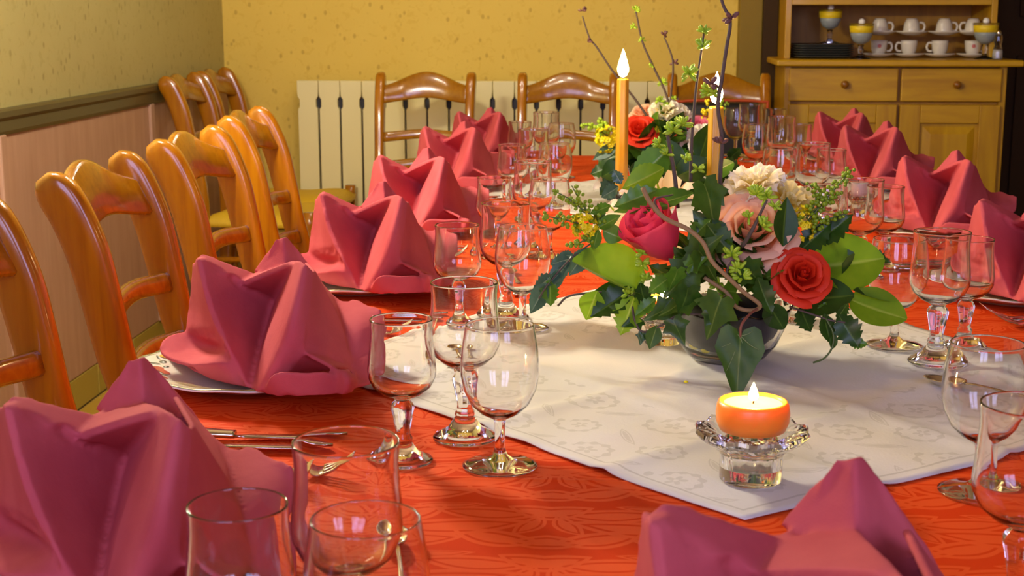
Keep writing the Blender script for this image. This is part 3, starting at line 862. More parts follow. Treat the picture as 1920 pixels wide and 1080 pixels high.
patches = [
    loft([ridgeA, valley]),
    loft([valley, rollP], 15, 3),
    loft([[(303, 134, 1.59), (460, 190, 1.625), (628, 242, 1.665)], [(283, 160, 1.56), (410, 236, 1.58), (540, 302, 1.60)]], 13, 5),
    loft([[(540, 302, 1.60), (700, 232, 1.565), (865, 168, 1.525)], [(545, 306, 1.60), (650, 362, 1.63), (737, 397, 1.650)]], 13, 5),
    loft([[(540, 302, 1.60), (700, 232, 1.565), (865, 168, 1.525)], [(628, 242, 1.675), (720, 230, 1.66), (800, 210, 1.65)]], 13, 5),
    loft([rollP, rollM, rollQ + [(668, 950, 1.480)]], 17, 6),
    loft([rollQ, backR], 15, 7),
    loft([[(775, 28, 1.68), (690, 122, 1.687), (600, 245, 1.68)], [(778, 45, 1.676), (785, 150, 1.665), (790, 310, 1.64)]], 11, 6),
    loft([[(775, 28, 1.68), (785, 145, 1.665), (800, 330, 1.64)], [(786, 32, 1.686), (930, 207, 1.70), (1075, 395, 1.69)]], 13, 7),
    loft([[(945, 225, 1.535), (1010, 350, 1.555), (1080, 480, 1.580)], [(900, 180, 1.66), (980, 290, 1.69), (1075, 395, 1.69)]], 11, 4),
    loft([[(1075, 395, 1.69), (1105, 560, 1.60), (1180, 798, 1.535)], [(1200, 402, 1.675), (1230, 540, 1.60), (1265, 690, 1.57)], [(1342, 448, 1.63), (1352, 520, 1.62), (1345, 600, 1.605)]], 13, 5),
    loft([[(1180, 798, 1.535), (1265, 690, 1.57), (1345, 600, 1.605)], [(1120, 945, 1.49), (1230, 935, 1.505), (1330, 905, 1.53)]], 9, 6),
    loft([[(668, 950, 1.478), (690, 865, 1.455), (745, 818, 1.447), (900, 822, 1.447), (1060, 812, 1.450)], [(680, 955, 1.476), (760, 958, 1.458), (850, 958, 1.452), (960, 955, 1.452), (1090, 950, 1.458)]], 15, 5),
    loft([[(885, 702, 1.470), (780, 830, 1.475), (668, 950, 1.480)], [(1060, 795, 1.51), (900, 825, 1.53), (690, 940, 1.51)]], 11, 5),
    loft([[(885, 702, 1.470), (980, 752, 1.462), (1060, 795, 1.452)], [(1030, 740, 1.50), (1100, 775, 1.51), (1178, 800, 1.535)]], 9, 3),
    loft([[(1060, 800, 1.466), (1100, 870, 1.455), (1105, 948, 1.458)], [(1120, 806, 1.456), (1150, 860, 1.447), (1135, 945, 1.452)], [(1182, 830, 1.475), (1198, 880, 1.468), (1180, 925, 1.47)]], 9, 4),
    loft([[(283, 160, 1.56), (345, 420, 1.535), (425, 612, 1.511)], [(262, 182, 1.61), (238, 420, 1.66), (218, 583, 1.64)]], 13, 6),
    loft([[(425, 612, 1.511), (321, 597, 1.577), (218, 583, 1.64), (95, 618, 1.62), (58, 675, 1.592)], [(455, 690, 1.515), (390, 690, 1.58), (260, 690, 1.61), (130, 700, 1.59), (60, 690, 1.588)], [(490, 782, 1.50), (400, 766, 1.502), (235, 778, 1.535), (120, 745, 1.56), (62, 706, 1.585)]], 15, 4),
    loft([[(490, 782, 1.50), (400, 766, 1.502), (235, 778, 1.535)], [(570, 925, 1.494), (470, 900, 1.51), (375, 868, 1.535)]], 9, 4),
    loft([[(262, 182, 1.60), (330, 150, 1.60), (628, 242, 1.668), (775, 28, 1.682), (1075, 395, 1.692), (1342, 448, 1.63)], [bp(-.50, 1.675, .771), bp(-.485, 1.69, .771), bp(-.45, 1.72, .771), bp(-.40, 1.735, .771), bp(-.33, 1.72, .771), bp(-.285, 1.66, .771)]], 31, 6),
    loft([[(1080, 480, 1.580), (1120, 600, 1.568), (1178, 800, 1.535)], [(1075, 395, 1.69), (1105, 560, 1.60), (1180, 798, 1.535)]], 13, 4),
    loft([[(1178, 800, 1.535), (1192, 850, 1.50), (1180, 925, 1.47)], [(1182, 800, 1.535), (1165, 880, 1.51), (1120, 945, 1.49)]], 9, 3),
    loft([[(262, 182, 1.61), (238, 420, 1.66), (218, 583, 1.64)], [bp(-.475, 1.665, .86), bp(-.49, 1.675, .80), bp(-.50, 1.675, .771)]], 9, 3),
]
# base layers lying on the plate
base = [K(250, 780, 1.545), K(375, 872, 1.52), K(480, 906, 1.50), K(575, 932, 1.488), K(700, 966, 1.465), K(850, 976, 1.458), K(950, 968, 1.462), K(1110, 952, 1.468), K(1200, 936, 1.48), K(1330, 905, 1.53), bp(-.285, 1.66, .771), bp(-.33, 1.72, .771), bp(-.40, 1.735, .771), bp(-.45, 1.72, .771), bp(-.50, 1.69, .771), bp(-.56, 1.66, .771)]
for b in base: b.z = .0215
patches.append(([Vector((0, 0, .0215))] + base, [(0, k + 1, (k + 1) % len(base) + 1) for k in range(len(base))]))
V, F = join_vf(patches)
bm = bmesh.new()
vv = [bm.verts.new(v) for v in V]
for f in F:
    try: bm.faces.new([vv[i] for i in f])
    except ValueError: pass
bmesh.ops.remove_doubles(bm, verts=[v for v in bm.verts if any(len(e.link_faces) == 1 for e in v.link_edges)], dist=.0075)
bmesh.ops.remove_doubles(bm, verts=list(bm.verts), dist=.001)
bmesh.ops.smooth_vert(bm, verts=list(bm.verts), factor=.15, use_axis_x=True, use_axis_y=True, use_axis_z=True)
for v in bm.verts: v.co.z = max(v.co.z, .0205)
tmp = bpy.data.meshes.new('napkin_panels'); bm.to_mesh(tmp); bm.free()
to = bpy.data.objects.new('napkin_panels', tmp); col.objects.link(to)
md = to.modifiers.new('t', 'SOLIDIFY'); md.thickness = .0046; md.offset = 0
md = to.modifiers.new('r', 'REMESH'); md.mode = 'VOXEL'; md.voxel_size = .0019
md = to.modifiers.new('d', 'DISPLACE'); md.strength = .0018; md.mid_level = 0
md = to.modifiers.new('r2', 'REMESH'); md.mode = 'VOXEL'; md.voxel_size = .0019
md = to.modifiers.new('d2', 'DISPLACE'); md.strength = -.0018; md.mid_level = 0
md = to.modifiers.new('s', 'SMOOTH'); md.factor = .5; md.iterations = 2
dg = bpy.context.evaluated_depsgraph_get(); dg.update()
me = bpy.data.meshes.new_from_object(to.evaluated_get(dg)); me.name = 'napkin'
bpy.data.objects.remove(to); bpy.data.meshes.remove(tmp)
me.polygons.foreach_set('use_smooth', [True] * len(me.polygons))
me.materials.clear(); me.materials.append(M['napkin'])
print('NAPKIN', len(me.polygons))
def add_napkin(x, y, rz, s, lab, dz=0.0):
    o = bpy.data.objects.new('napkin', me); col.objects.link(o)
    o.location = (x, y, TZ + dz); o.rotation_euler = (0, 0, rz); o.scale = (s, s, s)
    tag(o, lab, 'napkin', 'rose red napkins folded into crowns')
ORD = ['first', 'second', 'third', 'fourth', 'fifth', 'sixth']
# (x, y, napkin turn, napkin size)
LS = [(-.395, 1.022, .11, 1.0), (-.42, 1.61, 0, 1.0), (-.396, 2.195, -.05, 1.02), (-.398, 2.76, -.06, 1.02), (-.398, 3.44, -.12, 1.02), (-.382, 4.03, -.12, .98)]
RS = [(.617, 2.185, -.50, 1.0), (.623, 2.80, -.46, 1.02), (.616, 3.48, -.42, 1.02), (.631, 4.04, -.40, 1.0)]
def setting(x, y, rz, s, side, k, nap=True):
    nm = '%s place from the camera on the %s side' % (ORD[k], side)
    p = plate0 if not plate0.get('used') else dup(plate0)
    p['used'] = 1
    dz = .0045 if (lift(x + .1, y) or lift(x - .1, y) or lift(x, y + .1)) else 0
    p.location = (x, y, TZ + dz); p.rotation_euler = (0, 0, 0.0 if side == 'left' else PI)
    tag(p, 'cream dinner plate with fruit print, ' + nm, 'plate', 'fruit patterned dinner plates')
    add_napkin(x, y, rz, s, 'rose red crown folded napkin, ' + nm, dz)
for k, (x, y, rz, s) in enumerate(LS): setting(x, y, rz, s, 'left', k)
for k, (x, y, rz, s) in enumerate(RS): setting(x, y, rz, s, 'right', k)
p = dup(plate0); p.location = (.094, .752, TZ); tag(p, 'cream dinner plate at the near end of the table', 'plate', 'fruit patterned dinner plates')
add_napkin(.092, .748, -.36, 1.12, 'purple looking crown folded napkin at the bottom right, nearest the camera')
for o in list(bpy.data.objects):
    if 'used' in o: del o['used']

# ---- glasses
def split_glass(name, foot, stem, bowl, n=48, fn=None):
    r = empty(name)
    lathe('foot', foot, M['glass'], r, n)
    lathe('stem', [foot[-1]] + stem, M['glass'], r, n, fn)
    lathe('bowl', [stem[-1]] + bowl, M['glass'], r, n)
    return r
def facet(r, z, a):
    q = PI / 4
    t = (a % q) - q / 2
    return (r * math.cos(q / 2) / math.cos(t) * 1.03, z)
big0 = split_glass('water_goblet',
    [(0, 0), (.031, 0), (.0332, .0012), (.0332, .0028), (.030, .0055), (.017, .0125), (.0135, .0185), (.0105, .0225)],
    [(.0098, .0245), (.0108, .027), (.0100, .0295), (.0082, .0325), (.0080, .037), (.0110, .054), (.0128, .0625), (.0128, .066), (.0105, .070), (.0080, .0722)],
    [(.0115, .0752), (.0215, .080), (.0310, .0885), (.0360, .0995), (.0366, .108), (.0356, .120), (.0340, .135), (.0334, .150), (.0340, .1595), (.0342, .1622), (.0343, .1630), (.0342, .1638), (.0339, .1642), (.0333, .1642), (.0330, .1638), (.0329, .1630), (.0326, .1595), (.0318, .150), (.0324, .135), (.0338, .120), (.0346, .108), (.0340, .1005), (.0295, .0905), (.0205, .0828), (.0090, .0788), (0, .0780)], 48, facet)
small0 = split_glass('wine_goblet',
    [(0, 0), (.0275, 0), (.0292, .0011), (.0292, .0024), (.0265, .0045), (.0145, .0105), (.0115, .0155), (.0090, .0192)],
    [(.0086, .021), (.0094, .0232), (.0088, .0254), (.0072, .028), (.0071, .032), (.0096, .0465), (.0111, .0535), (.0111, .0565), (.0092, .060), (.0070, .0622)],
    [(.0102, .0648), (.0195, .0690), (.0285, .0762), (.0326, .0850), (.0333, .0925), (.0323, .1035), (.0307, .117), (.0298, .130), (.0301, .1385), (.0303, .1410), (.03035, .1417), (.0302, .1425), (.0299, .1428), (.0294, .1428), (.0291, .1425), (.0290, .1417), (.0288, .1385), (.0284, .130), (.0292, .117), (.0306, .1035), (.0314, .0930), (.0308, .0862), (.0272, .0785), (.0188, .0718), (.0080, .0684), (0, .0676)], 48, facet)
wine0 = split_glass('wine_glass',
    [(0, 0), (.0345, 0), (.0363, .0008), (.0363, .0018), (.030, .0038), (.0125, .0072), (.0072, .0115), (.0055, .0170)],
    [(.0052, .022), (.0050, .032), (.0052, .042), (.0060, .0466)],
    [(.0100, .0492), (.0190, .0538), (.0285, .0632), (.0350, .0770), (.0378, .0920), (.0378, .1030), (.0363, .1180), (.0342, .1310), (.0330, .1375), (.0326, .1392), (.03255, .1399), (.0324, .1406), (.0321, .1408), (.0317, .1408), (.03145, .1406), (.0314, .1399), (.0316, .1390), (.0319, .1375), (.0331, .1310), (.0351, .1180), (.0366, .1030), (.0366, .0920), (.0338, .0778), (.0274, .0645), (.0180, .0556), (.0080, .0516), (0, .0508)], 48, None)
USED = {}
def glass(kind, proto, x, y, where, fmt, cat, grp):
    if kind in USED: o = dup(proto)
    else: o = proto; USED[kind] = 1
    o.location = (x, y, TZ + lift(x, y)); o.rotation_euler = (0, 0, random.uniform(0, 6))
    tag(o, fmt % where, cat, grp)
def gl3(k, x, y, where):
    if k == 'b': glass('b', big0, x, y, where, 'tall clear water goblet with knobbed stem, %s', 'glass', 'tall water goblets with knobbed stems')
    if k == 's': glass('s', small0, x, y, where, 'small clear goblet with knobbed stem, %s', 'glass', 'small goblets with knobbed stems')
    if k == 'w': glass('w', wine0, x, y, where, 'round bowled wine glass with plain thin stem, %s', 'glass', 'round wine glasses with thin stems')
def rim(px, py, kind):
    z = TZ + {'b': .1642, 's': .1428, 'w': .1408}[kind]
    v = onz(px, py, z); return v.x, v.y
Lg = [
    {'b': (648, 826), 's': (445, 945), 'w': (685, 972)},
    {'b': (870, 528), 's': (752, 597), 'w': (937, 607)},
    {'b': (948, 386), 's': (857, 427), 'w': (980, 430)},
    {'b': (999, 302), 's': (927, 332), 'w': (1031, 335)},
    {'b': (1000, 246), 's': (960, 271), 'w': (1041, 272)},
    {'b': (1024, 210), 's': (975, 228), 'w': (1053, 231)}]
for k, d in enumerate(Lg):
    for kind, p in d.items():
        x, y = rim(*p, kind); gl3(kind, x, y, '%s on the left counting from the camera' % ORD[k])
Rg = [
    {'b': (1934, 757), 'w': (1853, 642)},
    {'b': (1767, 440), 's': (1819, 453), 'w': (1686, 453)},
    {'b': (1618, 336), 's': (1662, 349), 'w': (1545, 348)},
    {'b': (1526, 268), 's': (1560, 280), 'w': (1463, 281)},
    {'b': (1466, 221), 's': (1500, 233), 'w': (1420, 233)},
    {'b': (1409, 195), 's': (1455, 204), 'w': (1381, 203)}]
for k, d in enumerate(Rg):
    for kind, p in d.items():
        x, y = rim(*p, kind); gl3(kind, x, y, '%s on the right counting from the camera' % ORD[k])

# ---- cutlery (local: along +X, business end at +X, lying on z = 0)
def make_knife():
    r = empty('knife')
    pts = [(-.105, 0, .003), (-.09, 0, .0042), (-.05, 0, .0045), (-.012, 0, .0036), (-.002, 0, .0034)]
    V, F = tube_vf(catmull(pts, 4), [.0055 + .0015 * math.sin(PI * min(1, k / 12)) for k in range(17)], 12, .5, (0, 0, 1))
    mk('handle', V, F, M['steel'], r)
    top = [(-.002, .0035), (.01, .007), (.04, .0085), (.08, .009), (.098, .006), (.106, .0)]
    bot = [(-.002, -.0035), (.01, -.006), (.04, -.0065), (.08, -.0065), (.098, -.005), (.106, -.001)]
    V, F = [], []
    for (a, b) in zip(top, bot):
        V += [(a[0], a[1], .0018), (a[0], (a[1] + b[1]) / 2, .0030), (b[0], b[1], .0036), (b[0], b[1], .0022), (a[0], (a[1] + b[1]) / 2, .0014)]
    for i in range(5):
        for k in range(5): F.append((i * 5 + k, i * 5 + (k + 1) % 5, (i + 1) * 5 + (k + 1) % 5, (i + 1) * 5 + k))
    F += [(0, 1, 2, 3, 4), (29, 28, 27, 26, 25)]
    mk('blade', V, F, M['steel'], r)
    return r
def make_fork():
    r = empty('fork')
    pts = [(-.10, 0, .0025), (-.08, 0, .004), (-.04, 0, .0065), (0, 0, .009), (.025, 0, .0065)]
    V, F = tube_vf(catmull(pts, 4), [.007, .0078, .0075, .006, .0048, .0042, .0038, .0035, .0033, .0031, .003, .003, .003, .0032, .0035, .0038, .004], 12, .42, (0, 0, 1))
    mk('handle', V, F, M['steel'], r)
    pts = [(.022, 0, .0065), (.034, 0, .004), (.046, 0, .0035), (.054, 0, .005)]
    V, F = tube_vf(catmull(pts, 4), [.004, .006, .009, .0110, .0118, .012, .012, .012, .012, .012, .0121, .0121, .0121], 14, .16, (0, 0, 1))
    mk('head', V, F, M['steel'], r)
    for k in range(4):
        y = -.0105 + .007 * k
        V, F = tube_vf(catmull([(.052, y, .0048), (.066, y, .009), (.080, y * .96, .0165), (.090, y * .92, .024)], 4), [.0022, .0021, .0020, .0020, .0019, .0019, .0018, .0018, .0017, .0016, .0014, .0011, .0006], 8, .75, (0, 0, 1))
        mk('tine', V, F, M['steel'], r)
    return r
def make_spoon():
    r = empty('dessert_spoon')
    pts = [(-.085, 0, .0025), (-.06, 0, .004), (-.02, 0, .0075), (.02, 0, .0085), (.035, 0, .007)]
    V, F = tube_vf(catmull(pts, 4), [.006, .0066, .0062, .005, .0042, .0036, .0032, .003, .0028, .0027, .0026, .0026, .0028, .003, .0032, .0034, .0036], 12, .45, (0, 0, 1))
    mk('handle', V, F, M['steel'], r)
    V, F = [], []
    N1, N2 = 8, 24
    for i in range(N1 + 1):
        t = i / N1
        for k in range(N2):
            a = 2 * PI * k / N2
            rx, ry = .024 * t, .0145 * t * (1 - .18 * math.cos(a))
            V.append((.057 + rx * math.cos(a), ry * math.sin(a), .0015 + .0075 * t ** 2.4))
    for i in range(N1):
        for k in range(N2): F.append((i * N2 + k, i * N2 + (k + 1) % N2, (i + 1) * N2 + (k + 1) % N2, (i + 1) * N2 + k))
    o = mk('bowl', V, F, M['steel'], r)
    md = o.modifiers.new('s', 'SOLIDIFY'); md.thickness = .001
    return r
kn0, fo0, sp0 = make_knife(), make_fork(), make_spoon()
kn0.scale = (1.08, 1.4, 1.5)
UC = set()
def place(proto, x, y, rz, lab, cat, grp, dz=0.0):
    o = dup(proto) if proto.name in UC else proto
    UC.add(proto.name)
    o.location = (x, y, TZ + .0005 + dz + lift(x, y)); o.rotation_euler = (0, 0, rz); tag(o, lab, cat, grp)
for k, (x, y, _, _) in enumerate(LS):
    for q, dy in ((0, -.231), (1, -.264)):
        place(kn0, x + .040 - .01 * q, y + dy, .015 - .03 * q, 'steel table knife, %s of the pair beside the %s left plate' % (('inner', 'outer')[q], ORD[k]), 'knife', 'table knives')
    for q, dy in ((0, .20), (1, .232)):
        place(fo0, x + .025 + .045 * q, y + dy, .03, 'steel fork, %s of the pair beyond the %s left plate' % (('inner', 'outer')[q], ORD[k]), 'fork', 'table forks')
    place(sp0, x + .238, y + .02, PI / 2 + .18, 'steel dessert spoon between glasses and flowers, %s on the left' % ORD[k], 'spoon', 'dessert spoons')
for k, (x, y, _, _) in enumerate(RS):
    for q, dy in ((0, -.175), (1, -.205)):
        place(fo0, x - .005, y + dy, PI + .03 + .1 * q, 'steel fork, %s of the pair by the %s right place' % (('inner', 'outer')[q], ORD[k]), 'fork', 'table forks')
    for q, dy in ((0, .215), (1, .245)):
        place(kn0, x - .03, y + dy, PI, 'steel table knife, %s of the pair by the %s right place' % (('inner', 'outer')[q], ORD[k]), 'knife', 'table knives')
sp = onz(1775, 735)
place(sp0, sp.x + .04, sp.y - .03, PI - .7, 'steel dessert spoon beside the foremost right wine glass', 'spoon', 'dessert spoons')

# ---- table candles on pressed glass holders
M['wax_orange'] = NT('orange_candle_wax').set(srgb(252, 158, 48), 0.35, Subsurface_Weight=0.6, Subsurface_Radius=(.02, .011, .004), Subsurface_Scale=.6)
M['wax_white'] = NT('white_candle_wax').set(srgb(226, 220, 200), 0.4, Subsurface_Weight=0.3, Subsurface_Radius=(.01, .008, .006), Subsurface_Scale=.5)
M['wax_ochre'] = NT('ochre_candle_wax').set(srgb(226, 168, 40), 0.3, Subsurface_Weight=0.1, Subsurface_Radius=(.01, .006, .002), Subsurface_Scale=.3)
M['wick'] = plain('charred_wick', srgb(40, 28, 20), 0.9)
M['flame'] = NT('candle_flame').set((1, .8, .4, 1), 1, Emission_Color=(1.0, 0.72, 0.34, 1), Emission_Strength=26.0)
M['pool'] = NT('molten_wax_with_glow').set(srgb(255, 190, 80), 0.08, Emission_Color=(1.0, 0.62, 0.2, 1), Emission_Strength=2.2)  # glow of the flame in the wax, put in as emission
def flame(parent, x, y, z, h, rad, wattage):
    lathe('flame', [(0, 0), (rad * .62, h * .06), (rad * .95, h * .2), (rad, h * .32), (rad * .82, h * .5), (rad * .48, h * .72), (rad * .2, h * .9), (0, h)], M['flame'], parent, 16).location = (x, y, z)
    l = bpy.data.lights.new('flame_light', 'POINT'); l.energy = wattage; l.color = (1.0, .6, .25); l.shadow_soft_size = .006
    o = bpy.data.objects.new('flame_light', l); col.objects.link(o); o.parent = parent; o.location = (x, y, z + h * 1.25)
def holder(x, y, s, lab):
    r = empty('candle_holder', (x, y, TZ + .004), .2, lab, 'candle holder', 'pressed glass candle holders'); r.scale = (s, s, s)
    def cut(rr, z, a):
        if rr > .034: return (rr * (1 + .035 * math.cos(12 * a)), z + .0015 * math.cos(12 * a))
        if rr < .0235 and z > .012: return (rr * (1 + .03 * math.cos(12 * a)), z)
        return (rr, z)
    lathe('base', [(0, 0), (.025, 0), (.0265, .0015), (.0265, .022), (.028, .0265), (.036, .032), (.045, .038)], M['glass_cut'], r, 48, cut, True)
    lathe('dish', [(.045, .038), (.0475, .0415), (.046, .0445), (.038, .0455), (.030, .0415), (.0225, .036), (.021, .028), (.0185, .012), (0, .010)], M['glass_cut'], r, 48, cut, False)
    return r
def votive(x, y, s, mat, lit, lab):
    r = empty('votive_candle', (x, y, TZ + .004 + .0425 * s), 0, lab, 'candle', 'squat votive candles'); r.scale = (s, s, s)
    lathe('wax', [(0, 0), (.022, 0), (.0275, .002), (.0305, .009), (.031, .016), (.030, .023), (.0285, .0262), (.0268, .0268), (.0255, .0255), (.0245, .0238), (0, .0232)], mat, r, 48)
    tube('wick', [(0, 0, .023), (.0005, 0, .028), (.0015, 0, .032)], .0008, M['wick'], r, 6)
    if lit:
        lathe('molten_pool', [(0, .0237), (.0235, .0238), (.0244, .0241)], M['pool'], r, 32)
        flame(r, 0, 0, .0262, .016, .0042, .35)
    return r
t = onz(1407, 906)
holder(t.x, t.y, 1.1, 'pressed glass candle holder with cut rim in front of the flower bowl')
votive(t.x, t.y, 1.1, M['wax_orange'], True, 'lit squat orange candle in front of the flower bowl')
t = onz(1243, 655)
holder(t.x, t.y + .02, .9, 'pressed glass candle holder just left of the flower bowl, behind leaves')
votive(t.x, t.y + .02, .88, M['wax_orange'], True, 'squat orange candle behind the leaves left of the flower bowl')
t = onz(1493, 612)
holder(t.x, t.y + .02, .8, 'empty pressed glass candle holder behind the flower bowl at right')
t = onz(1604, 412)
holder(t.x, t.y, 1.0, 'pressed glass candle holder behind the third right goblet')
votive(t.x, t.y, 1.0, M['wax_white'], False, 'unlit squat white candle behind the third right goblet')

# ================================================================== flower arrangements
def leaf_mat(name, c1, c2, rib, rough=0.3, trans=0.3, tcol=None):
    n = NT(name); co = n.coord('Object')
    a = n.noise(co, 2.2, 3)
    r = n.attr('rib')
    c = n.mix(n.ramp(a, [(0.35, (0, 0, 0, 1)), (0.7, (1, 1, 1, 1))]), c1, c2)
    line = n.ramp(r, [(0.0, (1, 1, 1, 1)), (0.10, (0, 0, 0, 1))])
    c = n.mix(n.math('MULTIPLY', line, .7), c, rib)
    n.set(c, rough, Specular_IOR_Level=0.35)
    tr = n.new('ShaderNodeBsdfTranslucent'); n.put(tr.inputs[0], tcol if tcol else c)
    mx = n.new('ShaderNodeMixShader'); mx.inputs[0].default_value = trans
    n.l.new(n.b.outputs[0], mx.inputs[1]); n.l.new(tr.outputs[0], mx.inputs[2]); n.l.new(mx.outputs[0], n.out.inputs[0])
    return n.m
G = {
    'dark': leaf_mat('dark_green_leaf', srgb(34, 66, 14), srgb(56, 92, 20), srgb(96, 126, 44), 0.32, .12),
    'ivy': leaf_mat('ivy_leaf', srgb(50, 84, 16), srgb(74, 106, 24), srgb(130, 150, 66), 0.45, .15),
    'mid': leaf_mat('mid_green_leaf', srgb(76, 122, 34), srgb(98, 146, 40), srgb(150, 182, 80), 0.28, .3),
    'lime': leaf_mat('lime_green_leaf', srgb(118, 160, 26), srgb(140, 178, 36), srgb(182, 205, 90), 0.38, .45),
    'blue': leaf_mat('blue_green_leaf', srgb(58, 92, 74), srgb(86, 118, 92), srgb(150, 172, 140), 0.25, .15),
}
def petal_mat(name, c_in, c_out, trans=.3, rough=.55):
    n = NT(name)
    v = n.attr('v')
    c = n.ramp(v, [(0.0, c_in), (1.0, c_out)])
    n.set(c, rough, Specular_IOR_Level=0.25)
    tr = n.new('ShaderNodeBsdfTranslucent'); n.put(tr.inputs[0], c)
    mx = n.new('ShaderNodeMixShader'); mx.inputs[0].default_value = trans
    n.l.new(n.b.outputs[0], mx.inputs[1]); n.l.new(tr.outputs[0], mx.inputs[2]); n.l.new(mx.outputs[0], n.out.inputs[0])
    return n.m
PT = {
    'magenta': petal_mat('magenta_rose_petal', srgb(226, 44, 76), srgb(240, 84, 112)),
    'peach': petal_mat('peach_rose_petal', srgb(250, 160, 76), srgb(253, 208, 170), .3),
    'red': petal_mat('orange_red_rose_petal', srgb(206, 34, 10), srgb(234, 66, 34)),
    'cream': petal_mat('cream_carnation_petal', srgb(252, 232, 96), srgb(255, 253, 236), .3),
    'yellow': petal_mat('yellow_carnation_petal', srgb(250, 222, 50), srgb(255, 246, 180), .3),
    'white': petal_mat('white_lily_petal', srgb(250, 214, 160), srgb(250, 244, 236), .4),
    'pink': petal_mat('pink_rose_petal', srgb(226, 70, 110), srgb(240, 130, 150)),
}
M['berry'] = plain('green_bud', srgb(128, 158, 22), 0.4)
M['bud_lime'] = plain('lime_bud', srgb(160, 196, 40), 0.45)
M['yellow_flower'] = plain('yellow_floret', srgb(238, 222, 10), 0.5)
M['stem'] = plain('green_stem', srgb(84, 104, 44), 0.5)
M['twig'] = plain('grey_brown_twig', srgb(88, 74, 62), 0.7)
M['vine'] = plain('pale_brown_vine', srgb(150, 120, 76), 0.65)
M['redstem'] = plain('reddish_petiole', srgb(132, 78, 58), 0.5)
M['bud_brown'] = plain('brown_bud_scale', srgb(112, 76, 66), 0.6)
M['foam'] = plain('black_floral_foam', srgb(16, 20, 16), 0.8)

def with_attr(me, name, vals):
    a = me.attributes.new(name, 'FLOAT', 'POINT'); a.data.foreach_set('value', vals)
def leaf_grid(name, wf, rows, fold, curl, side=0.0, wav=0.0):
    V, F, A = [], [], []
    U = (-1, -.55, -.12, 0, .12, .55, 1)
    for i in range(rows + 1):
        v = i / rows
        wdt = wf(v)
        for u in U:
            x = u * wdt
            z = fold * abs(x) + curl * (v * v - v) * 1.0 - curl * .35 * v ** 3 + side * x * v + wav * math.sin(v * 14 + (2 if u > 0 else 0)) * abs(u)
            V.append((x, v, z)); A.append(abs(u))
    n_ = len(U)
    for i in range(rows):
        for k in range(n_ - 1):
            F.append((i * n_ + k, i * n_ + k + 1, (i + 1) * n_ + k + 1, (i + 1) * n_ + k))
    me = bpy.data.meshes.new(name); me.from_pydata(V, [], F)
    me.polygons.foreach_set('use_smooth', [True] * len(F)); with_attr(me, 'rib', A)
    return me
def leaf_fan(name, half, fold=.12, curl=-.10):
    out = [Vector((x, y, 0)) for x, y in half] + [Vector((-x, y, 0)) for x, y in reversed(half[1:-1])]
    C = Vector((0, .30, 0)); rings = 4
    V, F, A = [C.copy()], [], [0.0]
    for r in range(1, rings + 1):
        for p in out:
            q = C.lerp(p, r / rings); V.append(q); A.append(min(1, abs(q.x) * 3 + .02))
    m = len(out)
    for k in range(m): F.append((0, 1 + k, 1 + (k + 1) % m))
    for r in range(rings - 1):
        for k in range(m):
            a, b = 1 + r * m, 1 + (r + 1) * m
            F.append((a + k, b + k, b + (k + 1) % m, a + (k + 1) % m))
    V = [(p.x, p.y, fold * abs(p.x) * (1 - .3 * abs(p.x)) + curl * max(0, p.y) ** 2 + .03 * math.sin(p.x * 9 + p.y * 7)) for p in V]
    me = bpy.data.meshes.new(name); me.from_pydata(V, [], F)
    me.polygons.foreach_set('use_smooth', [True] * len(F)); with_attr(me, 'rib', A)
    bmx = bmesh.new(); bmx.from_mesh(me); bmesh.ops.recalc_face_normals(bmx, faces=bmx.faces); bmx.to_mesh(me); bmx.free()
    return me
ell = lambda v: max(.012, math.sin(PI * min(1, max(0, v)) ** .85)) 
saw = lambda v, k: ((v * k) % 1.0)
LEAF = {
    'round': leaf_grid('round_leaf', lambda v: .40 * ell(v) ** .62 + .006, 14, .22, .30),
    'roundf': leaf_grid('folded_leaf', lambda v: .44 * ell(v) ** .6 + .006, 14, .75, .35),
    'oval': leaf_grid('oval_leaf', lambda v: .25 * ell(v) + .006, 10, .30, .25),
    'long': leaf_grid('long_leaf', lambda v: (.20 * ell(v) + .008) * (1 - .16 * saw(v, 9)), 27, .35, .30),
    'holly': leaf_grid('serrate_leaf', lambda v: (.30 * ell(v) + .01) * (1 - .34 * saw(v, 6)), 30, .30, .34, 0, .02),
    'ivy': leaf_fan('ivy_leaf', [(0, 0), (.14, -.12), (.36, -.10), (.34, .06), (.58, .26), (.34, .38), (.22, .56), (.11, .8), (0, 1.0)]),
    'heart': leaf_fan('ivy_heart_leaf', [(0, 0), (.08, -.11), (.26, -.17), (.40, -.10), (.44, .04), (.50, .20), (.44, .33), (.34, .46), (.26, .62), (.14, .84), (0, 1.03)], .10, -.05),
}
def frame(y, hint):
    y = y.normalized(); z = hint - y * hint.dot(y)
    if z.length < 1e-4: z = y.orthogonal()
    z.normalize(); x = y.cross(z)
    return x, y, z
LM = {}
def put(o, parent, mat):
    o.parent = parent
    o.matrix_parent_inverse = Matrix.Identity(4)
    o.matrix_basis = Matrix.Translation(-parent['org_']) @ mat if False else Matrix.Translation(-Vector(ORG[parent.name])) @ mat
ORG = {}
def leaf(par, kind, col_, base, tip, hint, ws=1.0, name='leaf'):
    b, t = Vector(base), Vector(tip)
    key = (kind, col_)
    if key not in LM:
        me_ = LEAF[kind].copy(); me_.materials.clear(); me_.materials.append(G[col_]); LM[key] = me_
    o = bpy.data.objects.new(name, LM[key]); col.objects.link(o)
    L = (t - b).length
    x, y, z = frame(t - b, Vector(hint))
    mt = Matrix(((x.x * L * ws, y.x * L, z.x * L, b.x), (x.y * L * ws, y.y * L, z.y * L, b.y), (x.z * L * ws, y.z * L, z.z * L, b.z), (0, 0, 0, 1)))
    put(o, par, mt)
    return o
